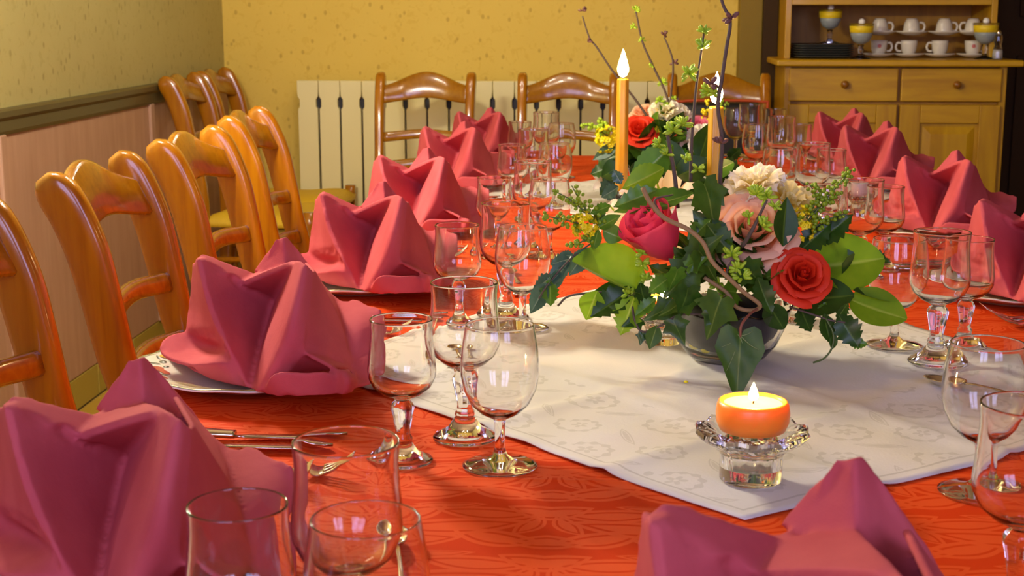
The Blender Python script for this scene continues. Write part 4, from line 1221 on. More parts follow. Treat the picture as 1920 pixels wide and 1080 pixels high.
def stem(par, pts, rad, mat, name='stem', n=7, sub=6):
    V, F = tube_vf(catmull(pts, sub), rad, n)
    o = mk(name, [Vector(v) - Vector(ORG[par.name]) for v in V], F, mat, par)
    return o
# ---- roses
def petal_mesh(name, hw, r0, r1, z0, z1, curl, tipc=0.12, rows=9, cols=9, seed=0):
    V, F, A = [], [], []
    for i in range(rows + 1):
        v = i / rows
        prof = 1 - (1 - v) ** 2.2
        for k in range(cols + 1):
            u = 2 * k / cols - 1
            wd = hw * (.35 + .65 * math.sin(min(1, v * 1.25) * PI / 2))
            ph = u * wd
            r = r0 + (r1 - r0) * prof + curl * max(0, v - .72) ** 1.5 * 4 + .02 * math.sin(u * 7 + seed) * v
            z = z0 + (z1 - z0) * v - tipc * (u * u) * v - abs(curl) * max(0, v - .84) ** 1.4 * 5
            r += .05 * u * v
            V.append((r * math.cos(ph), r * math.sin(ph), z)); A.append(v)
    for i in range(rows):
        for k in range(cols):
            a = i * (cols + 1) + k
            F.append((a, a + 1, a + cols + 2, a + cols + 1))
    me_ = bpy.data.meshes.new(name); me_.from_pydata(V, [], F)
    me_.polygons.foreach_set('use_smooth', [True] * len(F)); with_attr(me_, 'v', A)
    return me_
RP = [petal_mesh('inner_petal', 1.5, .05, .17, -.45, .50, .0, .05),
      petal_mesh('inner_petal', 1.15, .08, .33, -.5, .48, .10, .10, seed=1),
      petal_mesh('middle_petal', .95, .10, .52, -.55, .40, .28, .14, seed=2),
      petal_mesh('outer_petal', .80, .12, .74, -.6, .24, .42, .18, seed=3),
      petal_mesh('outer_petal', .72, .12, .92, -.62, .02, .46, .16, seed=4)]
RP += [petal_mesh('bud_petal', 1.30, .12, .60, -.80, .46, .10, .06, seed=5), petal_mesh('bud_petal', 1.25, .10, .40, -.70, .56, .04, .08, seed=6)]
PM = {}
def rose(par, c, axis, R, pc, layers, name='rose'):
    c = Vector(c); z = Vector(axis).normalized(); x = z.orthogonal().normalized(); y = z.cross(x)
    core = lathe(name, [(0, -.75), (.10, -.72), (.22, -.62), (.24, -.5), (.12, -.42), (.10, .2), (.06, .36), (0, .40)], PT[pc], None, 14)
    if 'v' not in core.data.attributes: with_attr(core.data, 'v', [.2] * len(core.data.vertices))
    mt = Matrix(((x.x * R, y.x * R, z.x * R, c.x), (x.y * R, y.y * R, z.y * R, c.y), (x.z * R, y.z * R, z.z * R, c.z), (0, 0, 0, 1)))
    put(core, par, mt)
    for li, (k, cnt, sc_) in enumerate(layers):
        key = (k, pc)
        if key not in PM:
            m_ = RP[k].copy(); m_.materials.append(PT[pc]); PM[key] = m_
        for q in range(cnt):
            o = bpy.data.objects.new('petal', PM[key]); col.objects.link(o); o.parent = core
            o.rotation_euler = (random.uniform(-.07, .07), random.uniform(-.07, .07), 2 * PI * q / cnt + li * .7 + random.uniform(-.12, .12))
            s = sc_ * random.uniform(.94, 1.05); o.scale = (s, s, s * random.uniform(.95, 1.05))
    return core
OPEN = [(0, 3, .9), (1, 3, 1), (2, 4, 1), (3, 5, 1), (4, 5, 1)]
BUD = [(0, 3, 1.15), (1, 2, .95), (6, 3, 1.05), (5, 3, 1.1)]
# ---- carnation petals
def frill_mesh(seed):
    V, F, A = [], [], []
    rows, cols = 8, 18
    for i in range(rows + 1):
        v = i / rows
        for k in range(cols + 1):
            u = 2 * k / cols - 1
            r = .06 + v * (.94 - .10 * u * u) * (1 - (.045 if k % 2 else 0) * (v > .95))
            ph = u * (.20 + .42 * v)
            z = v * v * .22 + .10 * v * math.sin(u * 6.5 + seed) + .05 * v * v * math.sin(u * 15 + seed * 2) - .18 * v ** 4
            V.append((r * math.cos(ph), r * math.sin(ph), z)); A.append(v ** 1.3)
    for i in range(rows):
        for k in range(cols):
            a = i * (cols + 1) + k
            F.append((a, a + 1, a + cols + 2, a + cols + 1))
    me_ = bpy.data.meshes.new('frilled_petal'); me_.from_pydata(V, [], F)
    me_.polygons.foreach_set('use_smooth', [True] * len(F)); with_attr(me_, 'v', A)
    return me_
FR = [frill_mesh(s) for s in (0, 1.3, 2.9)]
def carnation(par, c, axis, R, pc, name='carnation', tiers=((8, .12, 1.0), (8, .45, .92), (6, .85, .75), (4, 1.2, .5))):
    c = Vector(c); z = Vector(axis).normalized(); x = z.orthogonal().normalized(); y = z.cross(x)
    core = lathe(name, [(0, -.62), (.10, -.60), (.15, -.45), (.17, -.15), (.10, .05), (0, .06)], M['stem'], None, 12)
    put(core, par, Matrix(((x.x * R, y.x * R, z.x * R, c.x), (x.y * R, y.y * R, z.y * R, c.y), (x.z * R, y.z * R, z.z * R, c.z), (0, 0, 0, 1))))
    for li, (cnt, el, s) in enumerate(tiers):
        for q in range(cnt):
            key = ('f', (li + q) % 3, pc)
            if key not in PM:
                m_ = FR[(li + q) % 3].copy(); m_.materials.append(PT[pc]); PM[key] = m_
            o = bpy.data.objects.new('petal', PM[key]); col.objects.link(o); o.parent = core
            o.rotation_euler = (random.uniform(-.25, .25), -el + random.uniform(-.12, .12), 2 * PI * q / cnt + li * .4 + random.uniform(-.15, .15))
            s2 = s * random.uniform(.9, 1.08); o.scale = (s2, s2, s2)
    return core
def ico(c, r):
    bm_ = bmesh.new(); bmesh.ops.create_icosphere(bm_, subdivisions=1, radius=r)
    V = [tuple(Vector(v.co) + Vector(c)) for v in bm_.verts]; F = [tuple(v.index for v in f.verts) for f in bm_.faces]
    bm_.free(); return V, F
def spike(par, pts, n, r0, r1, spread, mat, name='bud_spray'):
    """flower spike: a stem with buds around it, smaller towards the tip"""
    P = catmull(pts, 10); org = Vector(ORG[par.name])
    parts = []
    for k in range(n):
        t = (k + .5) / n; p = P[int(t * (len(P) - 1))]
        d = Vector((random.uniform(-1, 1), random.uniform(-1, 1), random.uniform(-1, 1))).normalized()
        parts.append(ico(p + d * spread * (1 - .55 * t) - org, (r0 + (r1 - r0) * t) * random.uniform(.85, 1.15)))
    V, F = join_vf(parts)
    o = mk(name, V, F, mat, par); o['kind'] = 'stuff'
    stem(par, pts, [.0014, .0006], M['stem'], 'spray_stem', 6)
def floret_cluster(par, c, rx, ry, rz_, n, mat, fr, name='floret_cluster'):
    """mass of small cupped florets"""
    org = Vector(ORG[par.name]); parts = []
    for k in range(n):
        d = Vector((random.gauss(0, 1), random.gauss(0, 1), random.gauss(0, 1))).normalized() * random.uniform(.55, 1)
        p = Vector(c) + Vector((d.x * rx, d.y * ry, d.z * rz_)) - org
        x, y, z = frame(d.normalized().orthogonal(), d)
        V, F = [p - d * fr * .4], []
        for q in range(10):
            a = 2 * PI * q / 10
            rr = fr * (1.0 if q % 2 else .68)
            V.append(p + x * (rr * math.cos(a)) + y * (rr * math.sin(a)) + d * fr * (.25 if q % 2 else .05))
        F = [(0, 1 + q, 1 + (q + 1) % 10) for q in range(10)]
        parts.append((V, F))
        parts.append(ico(p - d * fr * .1, fr * .36))
    V, F = join_vf(parts)
    o = mk(name, V, F, mat, par); o['kind'] = 'stuff'
def buds(par, c, n, r, mat, spread, name='leaf_buds'):
    org = Vector(ORG[par.name]); parts = []
    for k in range(n):
        d = Vector((random.uniform(-1, 1), random.uniform(-.7, .7), random.uniform(-.4, 1.2))).normalized()
        p = Vector(c) - org
        V, F = tube_vf([p, p + d * spread * .4, p + d * spread * .8, p + d * spread], [r * .4, r, r * .9, r * .15], 6)
        parts.append((V, F))
    V, F = join_vf(parts)
    o = mk(name, V, F, mat, par); o['kind'] = 'stuff'
def bowl(par):
    nlob = 14
    def sc_(r, z, a):
        t = max(0, (z - .02) / .06)
        return (r * (1 + .025 * math.cos(nlob * a) * t), z + .0035 * math.cos(nlob * a) * t * t)
    # thick glass bowl with a fluted wall and a scalloped rim
    lathe('bowl', [(0, 0), (.040, 0), (.044, .0015), (.050, .007), (.062, .022), (.072, .044), (.078, .066), (.079, .0685), (.0765, .0685), (.0745, .066), (.068, .044), (.058, .024), (.046, .0105), (.036, .008), (0, .008)], M['glass_bowl'], par, 112, sc_)
    lathe('floral_foam', [(0, .018), (.046, .018), (.056, .030), (.064, .046), (.066, .060), (.05, .074), (0, .078)], M['foam'], par, 40)
    for k in range(11):
        a = 2 * PI * k / 11
        rr = .043
        o = lathe('yellow_berry', [(0, -.0058), (.0045, -.0045), (.0062, 0), (.0045, .0045), (0, .0058)], M['yellow_flower'], par, 10) if k == 0 else link('yellow_berry', bowl.b, None, par)
        bowl.b = o.data
        o.location = (rr * math.cos(a), rr * math.sin(a), .0165 + .0015 * (k % 2))

CV = -FW            # towards the viewer's side of the table
UPV = Vector((0, 0, 1))
# ------------------------------------------------------------------ front arrangement
c0 = onz(1362, 679)
A1 = empty('flower_arrangement', (c0.x, c0.y, TZ + .005), 0, 'large flower arrangement with roses and ivy in a glass bowl, in front', 'flowers', 'flower arrangements in glass bowls')
ORG[A1.name] = (c0.x, c0.y, TZ + .005)
bowl(A1)
Y0 = c0.y
def q(px, py, dy=0.0): return at(px, py, Y0 + dy)
hub = Vector((c0.x, c0.y, TZ + .06))
rose(A1, q(1224, 432, -.03), (-.48, -.42, .72), .052, 'magenta', BUD)
rose(A1, q(1408, 428, -.03), (-.02, -.80, .60), .048, 'peach', OPEN)
rose(A1, q(1505, 515, -.06), (.10, -.85, .55), .0315, 'red', OPEN)
carnation(A1, q(1418, 352, .02), (-.18, -.25, .95), .040, 'cream')
carnation(A1, q(1472, 385, .03), (.35, -.45, .8), .040, 'yellow')
# white lily petals behind the magenta rose
def lily(par, c, axis, R, cnt=6, name='lily', pc='white'):
    c = Vector(c); z = Vector(axis).normalized(); x = z.orthogonal().normalized(); y = z.cross(x)
    core = lathe(name, [(0, -.5), (.06, -.45), (.1, -.2), (.05, 0), (.02, .45), (0, .5)], M['bud_lime'], None, 10)
    put(core, par, Matrix(((x.x * R, y.x * R, z.x * R, c.x), (x.y * R, y.y * R, z.y * R, c.y), (x.z * R, y.z * R, z.z * R, c.z), (0, 0, 0, 1))))
    key = ('lily', pc)
    if key not in PM:
        V, F, A = [], [], []
        for i in range(11):
            v = i / 10
            for k in range(7):
                u = k / 3 - 1
                V.append((.08 + .95 * v, u * .30 * ell(v) ** .8, -.4 + .75 * math.sin(v * 1.9) - .12 * (1 - u * u) * v)); A.append(v)
        for i in range(10):
            for k in range(6): F.append((i * 7 + k, i * 7 + k + 1, i * 7 + k + 8, i * 7 + k + 7))
        m_ = bpy.data.meshes.new('lily_petal'); m_.from_pydata(V, [], F); m_.polygons.foreach_set('use_smooth', [True] * len(F)); with_attr(m_, 'v', A)
        m_.materials.append(PT[pc]); PM[key] = m_
    for k in range(cnt):
        o = bpy.data.objects.new('petal', PM[key]); col.objects.link(o); o.parent = core
        o.rotation_euler = (0, random.uniform(-.15, .15), 2 * PI * k / cnt + random.uniform(-.1, .1))
    return core
lily(A1, q(1240, 372, .06), (-.25, -.35, .85), .052)
lily(A1, q(1160, 405, .05), (-.6, -.1, .7), .040)
lily(A1, q(1345, 400, .05), (.1, -.2, .9), .04)
# named big leaves
NB = CV
leaf(A1, 'roundf', 'lime', q(1203, 552, -.045), q(1082, 478, -.06), CV * .5 + UPV * .9 + RT * .2, 1.0)
leaf(A1, 'round', 'lime', q(1520, 500, -.02), q(1664, 478, .01), CV * .9 + UPV * .35, .92)
leaf(A1, 'round', 'lime', q(1592, 560, -.03), q(1702, 592, -.05), CV * .8 + UPV * .6, .95)
leaf(A1, 'round', 'dark', q(1490, 560, -.03), q(1600, 548, -.045), CV * .7 + UPV * .5, 1.0)
leaf(A1, 'round', 'dark', q(1500, 520, .0), q(1600, 470, .0), CV * .7 + UPV * .5, .8)
leaf(A1, 'round', 'dark', q(1600, 545, -.03), q(1690, 560, -.02), CV * .3 + UPV * .9, .5)
leaf(A1, 'oval', 'dark', q(1468, 462, -.05), q(1480, 370, -.04), CV + RT * .4, 1.15)
leaf(A1, 'holly', 'dark', q(1530, 455, -.01), q(1600, 400, .0), CV + UPV * .3, 1.0)
leaf(A1, 'holly', 'dark', q(1500, 470, -.02), q(1560, 415, -.01), CV + UPV * .3, 1.1)
hb = leaf(A1, 'heart', 'ivy', q(1388, 630, -.125), q(1382, 748, -.150), CV * 1.0 + UPV * .25, .80)
# pale veins of the hanging ivy leaf
VN = []
for (x1_, y1_) in ((0, .96), (.26, .62), (-.26, .62), (.40, .22), (-.40, .22), (.26, -.10), (-.26, -.10)):
    pts = [(0, 0, .004), (x1_ * .5, y1_ * .52 + .02, .008 + .10 * abs(x1_ * .5) - .05 * (y1_ * .5) ** 2), (x1_ * .92, y1_ * .92, .008 + .10 * abs(x1_ * .9) - .05 * max(0, y1_ * .9) ** 2)]
    VN.append(tube_vf(catmull(pts, 5), [.009, .003], 5))
V, F = join_vf(VN)
mk('vein', V, F, plain('pale_leaf_vein', srgb(132, 152, 92), .5), hb)
stem(A1, [q(1426, 575, -.08), q(1405, 590, -.11), q(1390, 610, -.125), q(1388, 632, -.125)], .0016, M['redstem'], 'petiole')
# ivy over the front of the bowl
for (b, t, d, k, ws, cc) in (
    ((1352, 560), (1322, 640), -.10, 'ivy', .9, 'ivy'), ((1330, 580), (1375, 618), -.09, 'ivy', .8, 'dark'), ((1262, 600), (1285, 650), -.085, 'ivy', .9, 'dark'),
    ((1300, 555), (1232, 590), -.08, 'ivy', .9, 'ivy'), ((1290, 540), (1275, 600), -.09, 'ivy', 1.0, 'dark'), ((1260, 575), (1205, 600), -.06, 'ivy', .9, 'ivy'),
    ((1300, 500), (1240, 560), -.07, 'ivy', .9, 'ivy'), ((1440, 570), (1470, 620), -.07, 'round', .9, 'dark'),
    ((1420, 520), (1450, 590), -.08, 'holly', 1.0, 'dark'), ((1395, 500), (1440, 540), -.085, 'ivy', .9, 'dark'), ((1310, 470), (1350, 530), -.08, 'ivy', .9, 'ivy'),
    ((1300, 480), (1355, 440), -.07, 'ivy', .9, 'ivy'), ((1320, 345), (1350, 442), -.05, 'ivy', .72, 'ivy'), ((1345, 350), (1300, 400), -.03, 'ivy', .9, 'ivy'),
    ((1345, 450), (1300, 395), -.05, 'heart', .9, 'dark'), ((1325, 420), (1378, 478), -.06, 'holly', 1.2, 'ivy'), ((1290, 450), (1330, 410), -.05, 'holly', 1.1, 'mid'),
    ((1205, 545), (1105, 548), -.03, 'oval', 1.1, 'dark'), ((1185, 540), (1105, 590), -.05, 'holly', 1.1, 'dark'), ((1190, 555), (1162, 628), -.06, 'holly', 1.3, 'lime'),
    ((1120, 545), (1098, 602), -.05, 'oval', 1.5, 'lime'), ((1200, 530), (1215, 590), -.06, 'holly', 1.0, 'dark'), ((1230, 560), (1190, 590), -.07, 'holly', 1.1, 'mid'),
    ((1255, 520), (1215, 550), -.07, 'holly', 1.3, 'mid'), ((1290, 500), (1330, 480), -.08, 'ivy', .8, 'mid'), ((1270, 505), (1255, 550), -.08, 'ivy', .9, 'mid'),
    ((1245, 315), (1165, 352), -.02, 'long', 1.5, 'lime'), ((1262, 272), (1178, 345), .0, 'long', 1.35, 'mid'), ((1300, 362), (1148, 388), -.03, 'long', .9, 'mid'), ((1232, 355), (1150, 385), -.04, 'holly', .9, 'mid'),
    ((1270, 330), (1330, 300), .03, 'round', 1.0, 'dark'), ((1270, 320), (1250, 262), .04, 'round', 1.0, 'dark'), ((1320, 330), (1375, 300), .05, 'round', 1.0, 'mid'), ((1340, 380), (1395, 330), .05, 'round', .9, 'dark'), ((1310, 300), (1330, 230), .05, 'oval', 1.2, 'dark'),
    ((1120, 428), (1162, 402), -.03, 'oval', 1.1, 'mid'), ((1130, 432), (1170, 448), -.035, 'oval', 1.7, 'mid'), ((1122, 430), (1112, 472), -.04, 'oval', 1.0, 'mid'), ((1120, 425), (1128, 385), -.02, 'oval', 1.2, 'ivy'), ((1145, 385), (1105, 400), -.03, 'holly', 1.0, 'mid'), ((1160, 350), (1125, 370), -.03, 'holly', 1.2, 'blue'), ((1165, 345), (1150, 318), -.03, 'holly', 1.3, 'blue'),
    ((1075, 478), (1045, 478), -.04, 'holly', 1.1, 'blue'), ((1105, 465), (1068, 518), -.04, 'long', 1.5, 'blue'), ((1068, 485), (1030, 495), -.045, 'holly', 1.4, 'blue'), ((1068, 490), (1022, 535), -.045, 'long', 1.4, 'blue'), ((1045, 505), (1040, 548), -.05, 'oval', 1.1, 'blue'), ((1035, 515), (995, 545), -.05, 'holly', 1.0, 'blue'), ((1030, 525), (1030, 575), -.05, 'holly', 1.4, 'mid'), ((1025, 530), (992, 590), -.05, 'long', 1.2, 'blue'),
    ((1500, 575), (1522, 625), -.05, 'holly', 1.2, 'dark'), ((1545, 588), (1560, 645), -.06, 'long', 1.4, 'dark'), ((1572, 590), (1612, 652), -.06, 'holly', 1.3, 'dark'), ((1570, 600), (1592, 570), -.05, 'holly', 1.1, 'ivy'), ((1535, 590), (1550, 565), -.05, 'holly', 1.0, 'mid'), ((1590, 640), (1628, 645), -.065, 'holly', 1.2, 'mid'), ((1620, 470), (1672, 490), .03, 'holly', 1.0, 'dark'), ((1560, 655), (1566, 622), -.07, 'oval', .9, 'ivy')):
    hint = CV * random.uniform(.6, 1.0) + UPV * random.uniform(.1, .7) + RT * random.uniform(-.4, .4)
    leaf(A1, k, cc, q(b[0], b[1], d), q(t[0], t[1], d + random.uniform(-.012, .012)), hint, ws)
# filling foliage round the dome
for k in range(95):
    a = random.uniform(0, 2 * PI); el = random.uniform(.12, 1.3)
    d = Vector((math.cos(a) * math.cos(el), math.sin(a) * math.cos(el), math.sin(el)))
    b = hub + Vector((d.x * .05, d.y * .05, .030 + d.z * .05))
    L = random.uniform(.035, .06)
    t_ = (d + Vector((random.uniform(-.6, .6), random.uniform(-.6, .6), random.uniform(-.15, .4)))).normalized()
    kd = random.choice(('ivy', 'ivy', 'holly', 'oval', 'holly'))
    leaf(A1, kd, random.choice(('dark', 'dark', 'ivy', 'ivy', 'mid')), b, b + t_ * L, d + UPV * .5, random.uniform(.8, 1.2))
# trailing ivy stems
stem(A1, [q(1330, 590, -.07), q(1275, 590, -.08), q(1240, 610, -.075), q(1205, 622, -.07), q(1190, 600, -.065), q(1186, 575, -.06)], .0014, M['twig'], 'ivy_stem')
leaf(A1, 'ivy', 'dark', q(1200, 598, -.06), q(1165, 612, -.07), CV + UPV * .3, 1.0)
leaf(A1, 'ivy', 'dark', q(1205, 625, -.07), q(1200, 648, -.075), CV, 1.0)
leaf(A1, 'oval', 'ivy', q(1232, 610, -.075), q(1218, 655, -.08), CV, 1.3)
stem(A1, [q(1480, 575, -.06), q(1525, 590, -.06), q(1555, 600, -.06), q(1585, 605, -.06)], .0012, M['twig'], 'ivy_stem')
stem(A1, [q(1548, 596, -.06), q(1562, 625, -.065), q(1560, 652, -.07), q(1545, 672, -.075), q(1525, 680, -.08)], .0012, M['stem'], 'ivy_stem')
stem(A1, [q(1110, 455, -.03), q(1070, 485, -.045), q(1030, 530, -.05), q(1010, 560, -.05)], .0010, M['twig'], 'sprig_stem')
stem(A1, [q(1180, 545, -.04), q(1075, 553, -.035), q(1046, 573, -.03)], .0014, M['twig'], 'twig')
# stout winding vine
stem(A1, [q(1205, 352, -.075), q(1218, 378, -.08), q(1245, 408, -.085), q(1290, 430, -.09), q(1318, 455, -.095), q(1335, 490, -.10), q(1365, 520, -.10), q(1395, 548, -.095), q(1425, 572, -.09), q(1410, 582, -.085), q(1380, 575, -.08), q(1362, 548, -.075), q(1320, 520, -.07)], [.0020, .0024, .0028], M['vine'], 'vine') if False else None
vp_ = [q(1205, 352, -.075), q(1218, 378, -.08), q(1245, 408, -.085), q(1290, 430, -.09), q(1318, 455, -.095), q(1335, 490, -.10), q(1365, 520, -.10), q(1395, 548, -.095), q(1425, 572, -.09), q(1410, 582, -.085), q(1380, 575, -.08), q(1362, 548, -.075), q(1320, 520, -.07)]
stem(A1, vp_, [.0030, .0024], M['vine'], 'vine', 8)
stem(A1, [q(1240, 405, -.08), q(1228, 375, -.07), q(1262, 365, -.06)], [.0018, .001], M['twig'], 'vine_side_shoot')
# tall twigs
def twig(par, pts, r, bud_list, mat=None, Q=q):
    P = [Q(*p) for p in pts]
    stem(par, P, r, mat or M['twig'], 'twig', 7)
    for (px_, py_, dy_, kind) in bud_list:
        c_ = Q(px_, py_, dy_)
        if kind == 'l': buds(par, c_, 9, .0019, M['bud_lime'], .010)
        elif kind == 'L': buds(par, c_, 14, .0024, M['bud_lime'], .0135)
        else: buds(par, c_, 5, .0030, M['bud_brown'], .012, 'brown_buds')
twig(A1, [(1352, 392, .0), (1350, 330, -.01), (1354, 262, -.015), (1346, 200, -.02), (1353, 150, -.02), (1362, 90, -.02), (1369, 40, -.02), (1356, 10, -.02), (1345, -30, -.02)], [.0030, .0018], [(1352, 268, -.018, 'b'), (1372, 35, -.02, 'b'), (1332, 158, -.02, 'b'), (1338, 176, -.02, 'l')])
twig(A1, [(1295, 340, .0), (1296, 280, .0), (1300, 220, .0), (1307, 150, .0), (1313, 110, .0), (1320, 60, .0)], [.0024, .0012], [(1318, 90, .0, 'L'), (1320, 60, .0, 'l'), (1292, 138, .0, 'L'), (1330, 172, .0, 'L'), (1308, 318, -.01, 'l')])
twig(A1, [(1270, 390, -.01), (1265, 330, -.01), (1255, 275, -.01), (1251, 245, -.01)], [.003, .002], [(1262, 245, -.01, 'L'), (1280, 235, -.01, 'L'), (1236, 270, -.01, 'l'), (1250, 290, -.01, 'l'), (1285, 300, -.01, 'l')])
twig(A1, [(1392, 462, -.07), (1410, 432, -.08), (1425, 402, -.08), (1438, 375, -.08)], [.0028, .0014], [(1438, 370, -.08, 'L'), (1418, 365, -.08, 'L'), (1404, 408, -.08, 'l'), (1430, 425, -.085, 'L'), (1452, 388, -.08, 'l')])
twig(A1, [(1360, 520, -.08), (1368, 495, -.085), (1385, 480, -.085)], [.0014, .001], [(1372, 478, -.085, 'L'), (1390, 520, -.085, 'L'), (1385, 505, -.085, 'L')])
for (px_, py_, dy_) in ((1210, 525, -.05), (1205, 495, -.05), (1180, 552, -.05), (1345, 535, -.06), (1345, 565, -.06), (1205, 475, -.04), (1245, 530, -.05)):
    buds(A1, q(px_, py_, dy_), 10, .0026, M['bud_lime'], .011)
# yellow florets and green bud sprays
floret_cluster(A1, q(1096, 425, -.035), .019, .016, .021, 46, M['yellow_flower'], .0052)
spike(A1, [q(1105, 425, -.03), q(1060, 412, -.035), q(1012, 404, -.04)], 46, .0034, .0026, .011, M['berry'])
spike(A1, [q(1120, 420, -.025), q(1090, 380, -.02), q(1072, 348, -.02)], 30, .0034, .0026, .013, M['berry'])
spike(A1, [q(1100, 400, -.02), q(1070, 375, -.02), q(1040, 358, -.02)], 26, .0034, .0026, .007, M['berry'])
spike(A1, [q(1112, 440, -.035), q(1085, 456, -.04), q(1066, 458, -.045)], 20, .0034, .0028, .007, M['berry'])
floret_cluster(A1, q(1505, 425, -.01), .014, .014, .028, 40, M['yellow_flower'], .0056)
spike(A1, [q(1515, 415, -.01), q(1560, 360, .0), q(1598, 318, .0)], 56, .0034, .0026, .012, M['berry'])
spike(A1, [q(1512, 410, -.01), q(1530, 372, .0), q(1518, 345, .0)], 28, .0034, .0026, .013, M['berry'])
spike(A1, [q(1520, 430, -.01), q(1555, 410, -.01), q(1588, 400, -.01)], 26, .0034, .0026, .007, M['berry'])
spike(A1, [q(1520, 400, -.01), q(1545, 380, .0), q(1575, 362, .0)], 26, .0034, .0026, .008, M['berry'])

# ------------------------------------------------------------------ rear arrangement
c2 = Vector((at(1240, 350, 3.30).x, 3.30, TZ + .006))
A2 = empty('flower_arrangement', c2, 0, 'smaller looking flower arrangement with carnations behind the front one', 'flowers', 'flower arrangements in glass bowls')
ORG[A2.name] = tuple(c2)
bowl(A2)
def q2(px, py, dy=0.0): return at(px, py, 3.30 + dy)
rose(A2, q2(1198, 242, -.06), (-.1, -.8, .6), .036, 'red', OPEN)
rose(A2, q2(1312, 238, .0), (.1, -.6, .7), .034, 'pink', OPEN)
rose(A2, q2(1205, 212, .03), (-.3, -.4, .8), .034, 'peach', OPEN)
carnation(A2, q2(1248, 212, .0), (-.1, -.5, .8), .044, 'cream')
carnation(A2, q2(1318, 265, -.05), (.1, -.7, .7), .042, 'cream')
carnation(A2, q2(1272, 216, .02), (.2, -.4, .9), .036, 'cream')
lily(A2, q2(1150, 335, -.05), (-.5, -.6, .5), .05)
lily(A2, q2(1290, 290, -.04), (.1, -.6, .7), .045)
floret_cluster(A2, q2(1138, 262, -.04), .032, .03, .034, 60, M['yellow_flower'], .008)
floret_cluster(A2, q2(1232, 245, -.03), .028, .03, .030, 40, M['yellow_flower'], .008)
spike(A2, [q2(1140, 255, -.03), q2(1115, 240, -.03), q2(1092, 234, -.03)], 30, .0055, .004, .012, M['bud_lime'])
spike(A2, [q2(1140, 250, -.03), q2(1130, 230, -.03), q2(1122, 222, -.03)], 26, .0055, .004, .012, M['bud_lime'])
spike(A2, [q2(1335, 250, .02), q2(1345, 215, .02), q2(1362, 190, .02)], 34, .0055, .004, .018, M['berry'])
spike(A2, [q2(1330, 240, .02), q2(1325, 215, .02), q2(1330, 190, .02)], 34, .0055, .004, .018, M['yellow_flower'])
for (b, t, d, k, ws, cc) in (
    ((1165, 290), (1120, 300), -.06, 'round', 1.2, 'dark'), ((1170, 310), (1130, 330), -.07, 'round', 1.2, 'dark'), ((1150, 310), (1105, 325), -.07, 'holly', 1.3, 'dark'), ((1150, 320), (1148, 385), -.08, 'holly', 1.3, 'blue'), ((1160, 330), (1122, 365), -.08, 'holly', 1.3, 'dark'),
    ((1160, 270), (1110, 300), -.05, 'oval', .8, 'blue'), ((1220, 290), (1180, 270), -.06, 'round', 1.1, 'dark'), ((1240, 300), (1225, 255), -.06, 'round', 1.1, 'dark'), ((1270, 310), (1250, 270), -.06, 'oval', 1.2, 'dark'), ((1290, 320), (1340, 300), -.07, 'round', 1.0, 'mid'), ((1350, 300), (1395, 330), -.05, 'holly', 1.2, 'ivy'), ((1300, 330), (1320, 380), -.08, 'round', 1.0, 'dark'), ((1350, 320), (1385, 360), -.05, 'round', 1.0, 'dark'), ((1365, 300), (1390, 275), -.02, 'holly', 1.2, 'dark'), ((1250, 330), (1235, 380), -.08, 'round', 1.0, 'dark'), ((1200, 300), (1195, 340), -.08, 'round', 1.0, 'dark'), ((1260, 225), (1290, 245), -.03, 'oval', 1.0, 'dark'), ((1335, 280), (1310, 270), -.06, 'round', 1.0, 'blue')):
    leaf(A2, k, cc, q2(b[0], b[1], d), q2(t[0], t[1], d + random.uniform(-.02, .02)), CV + UPV * random.uniform(.1, .6) + RT * random.uniform(-.3, .3), ws)
hub2 = c2 + Vector((0, 0, .06))
for k in range(60):
    a = random.uniform(0, 2 * PI); el = random.uniform(-.1, 1.2)
    d = Vector((math.cos(a) * math.cos(el), math.sin(a) * math.cos(el), math.sin(el)))
    b = hub2 + Vector((d.x * .06, d.y * .06, .02 + d.z * .07))
    t_ = (d + Vector((random.uniform(-.6, .6), random.uniform(-.6, .6), random.uniform(-.15, .4)))).normalized()
    leaf(A2, random.choice(('ivy', 'holly', 'oval', 'round')), random.choice(('dark', 'dark', 'ivy', 'mid')), b, b + t_ * random.uniform(.05, .08), d + UPV * .5, random.uniform(.8, 1.2))
twig(A2, [(1222, 230, .0), (1190, 185, .0), (1150, 135, .0), (1120, 90, .0), (1105, 70, .0), (1092, 30, .0)], [.003, .0016], [(1092, 20, .0, 'b'), (1102, 78, .0, 'b')], None, q2)
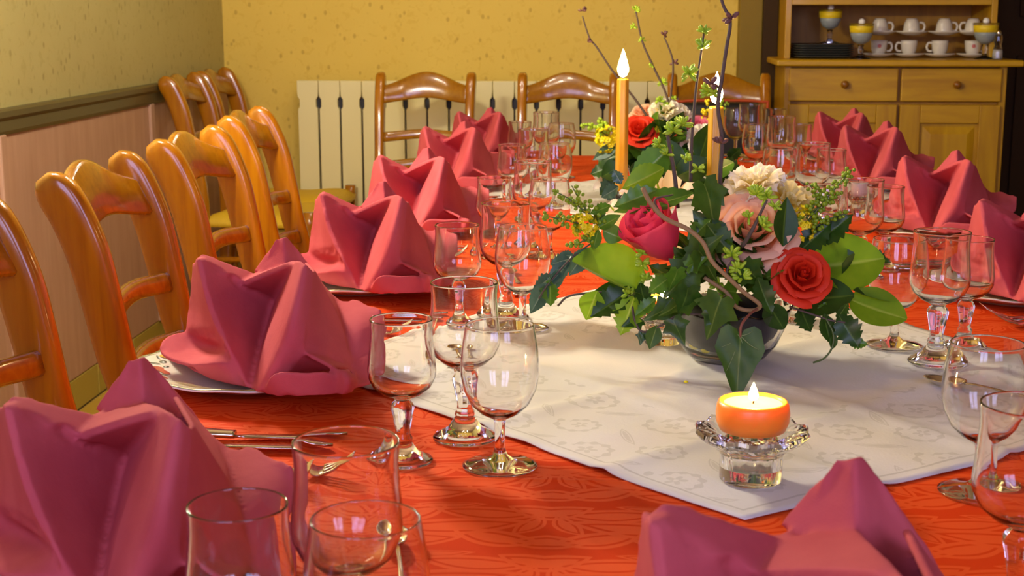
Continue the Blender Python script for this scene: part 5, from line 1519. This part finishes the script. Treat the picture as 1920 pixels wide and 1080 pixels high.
twig(A2, [(1262, 240, .0), (1250, 180, .0), (1225, 125, .0), (1205, 80, .0), (1196, 40, .0), (1192, 18, .0)], [.003, .0018], [(1192, 20, .0, 'L'), (1188, 50, .0, 'l'), (1204, 75, .0, 'l'), (1224, 122, .0, 'l'), (1242, 155, .0, 'L'), (1238, 190, .0, 'L'), (1252, 200, .0, 'L')], None, q2)
twig(A2, [(1258, 240, .0), (1258, 180, .0), (1262, 120, .0), (1252, 85, .0), (1245, 70, .0)], [.003, .0016], [(1245, 66, .0, 'b'), (1264, 118, .0, 'b'), (1262, 185, .0, 'l')], None, q2)

# ------------------------------------------------------------------ taper candles
def taper(px, ytop, ybot, Y, rad, fh, lab, base):
    b = at(px, ybot, Y); t_ = at(px, ytop, Y)
    top = t_.z - b.z
    r = empty('taper_candle', (t_.x, Y, b.z), 0, lab, 'candle', 'ochre taper candles')
    def flute(rr, z, a): return (rr * (1 + .05 * math.cos(6 * a)), z)
    lathe('wax', [(0, 0), (rad * 1.06, 0), (rad, top * .5), (rad * .97, top - .004), (rad * .85, top - .001), (rad * .55, top - .002), (0, top - .003)], M['wax_ochre'], r, 48, flute)
    tube('wick', [(0, 0, top - .003), (.0005, 0, top + .006)], .0009, M['wick'], r, 6)
    flame(r, 0, 0, top + .002, fh, fh * .20, .5)
    return r, b
r, b = taper(1168, 147, 368, 3.06, .0125, .060, 'lit ochre taper candle in the black holder, left of the two', None)
HB = empty('candlestick', (b.x, 3.06, TZ + .006), 0, 'black candlestick carrying the left taper candle', 'candlestick')
hgt = b.z - TZ - .006
lathe('cup', [(0, hgt - .002), (.0125, hgt - .002), (.0135, hgt + .012), (.0165, hgt + .012), (.0165, hgt - .006), (.011, hgt * .6), (.010, hgt * .3)], M['black'], HB, 28)
lathe('base', [(.010, hgt * .3), (.018, .009), (.034, .004), (.035, 0), (0, 0)][::-1], M['black'], HB, 28)
taper(1343, 198, 470, c0.y + .03, .0092, .040, 'lit ochre taper candle rising from the front flower bowl, behind a twig', None)
# fallen floret on the cloth
ff = onz(1286, 716, TZ + .006)
o = lathe('fallen_floret', [(0, 0), (.0022, .0006), (.0028, .002), (.0015, .003), (0, .0034)], M['yellow_flower'], None, 8)
o.location = (ff.x, ff.y, TZ + .0045); tag(o, 'tiny yellow floret fallen on the white cloth before the bowl', 'flower')
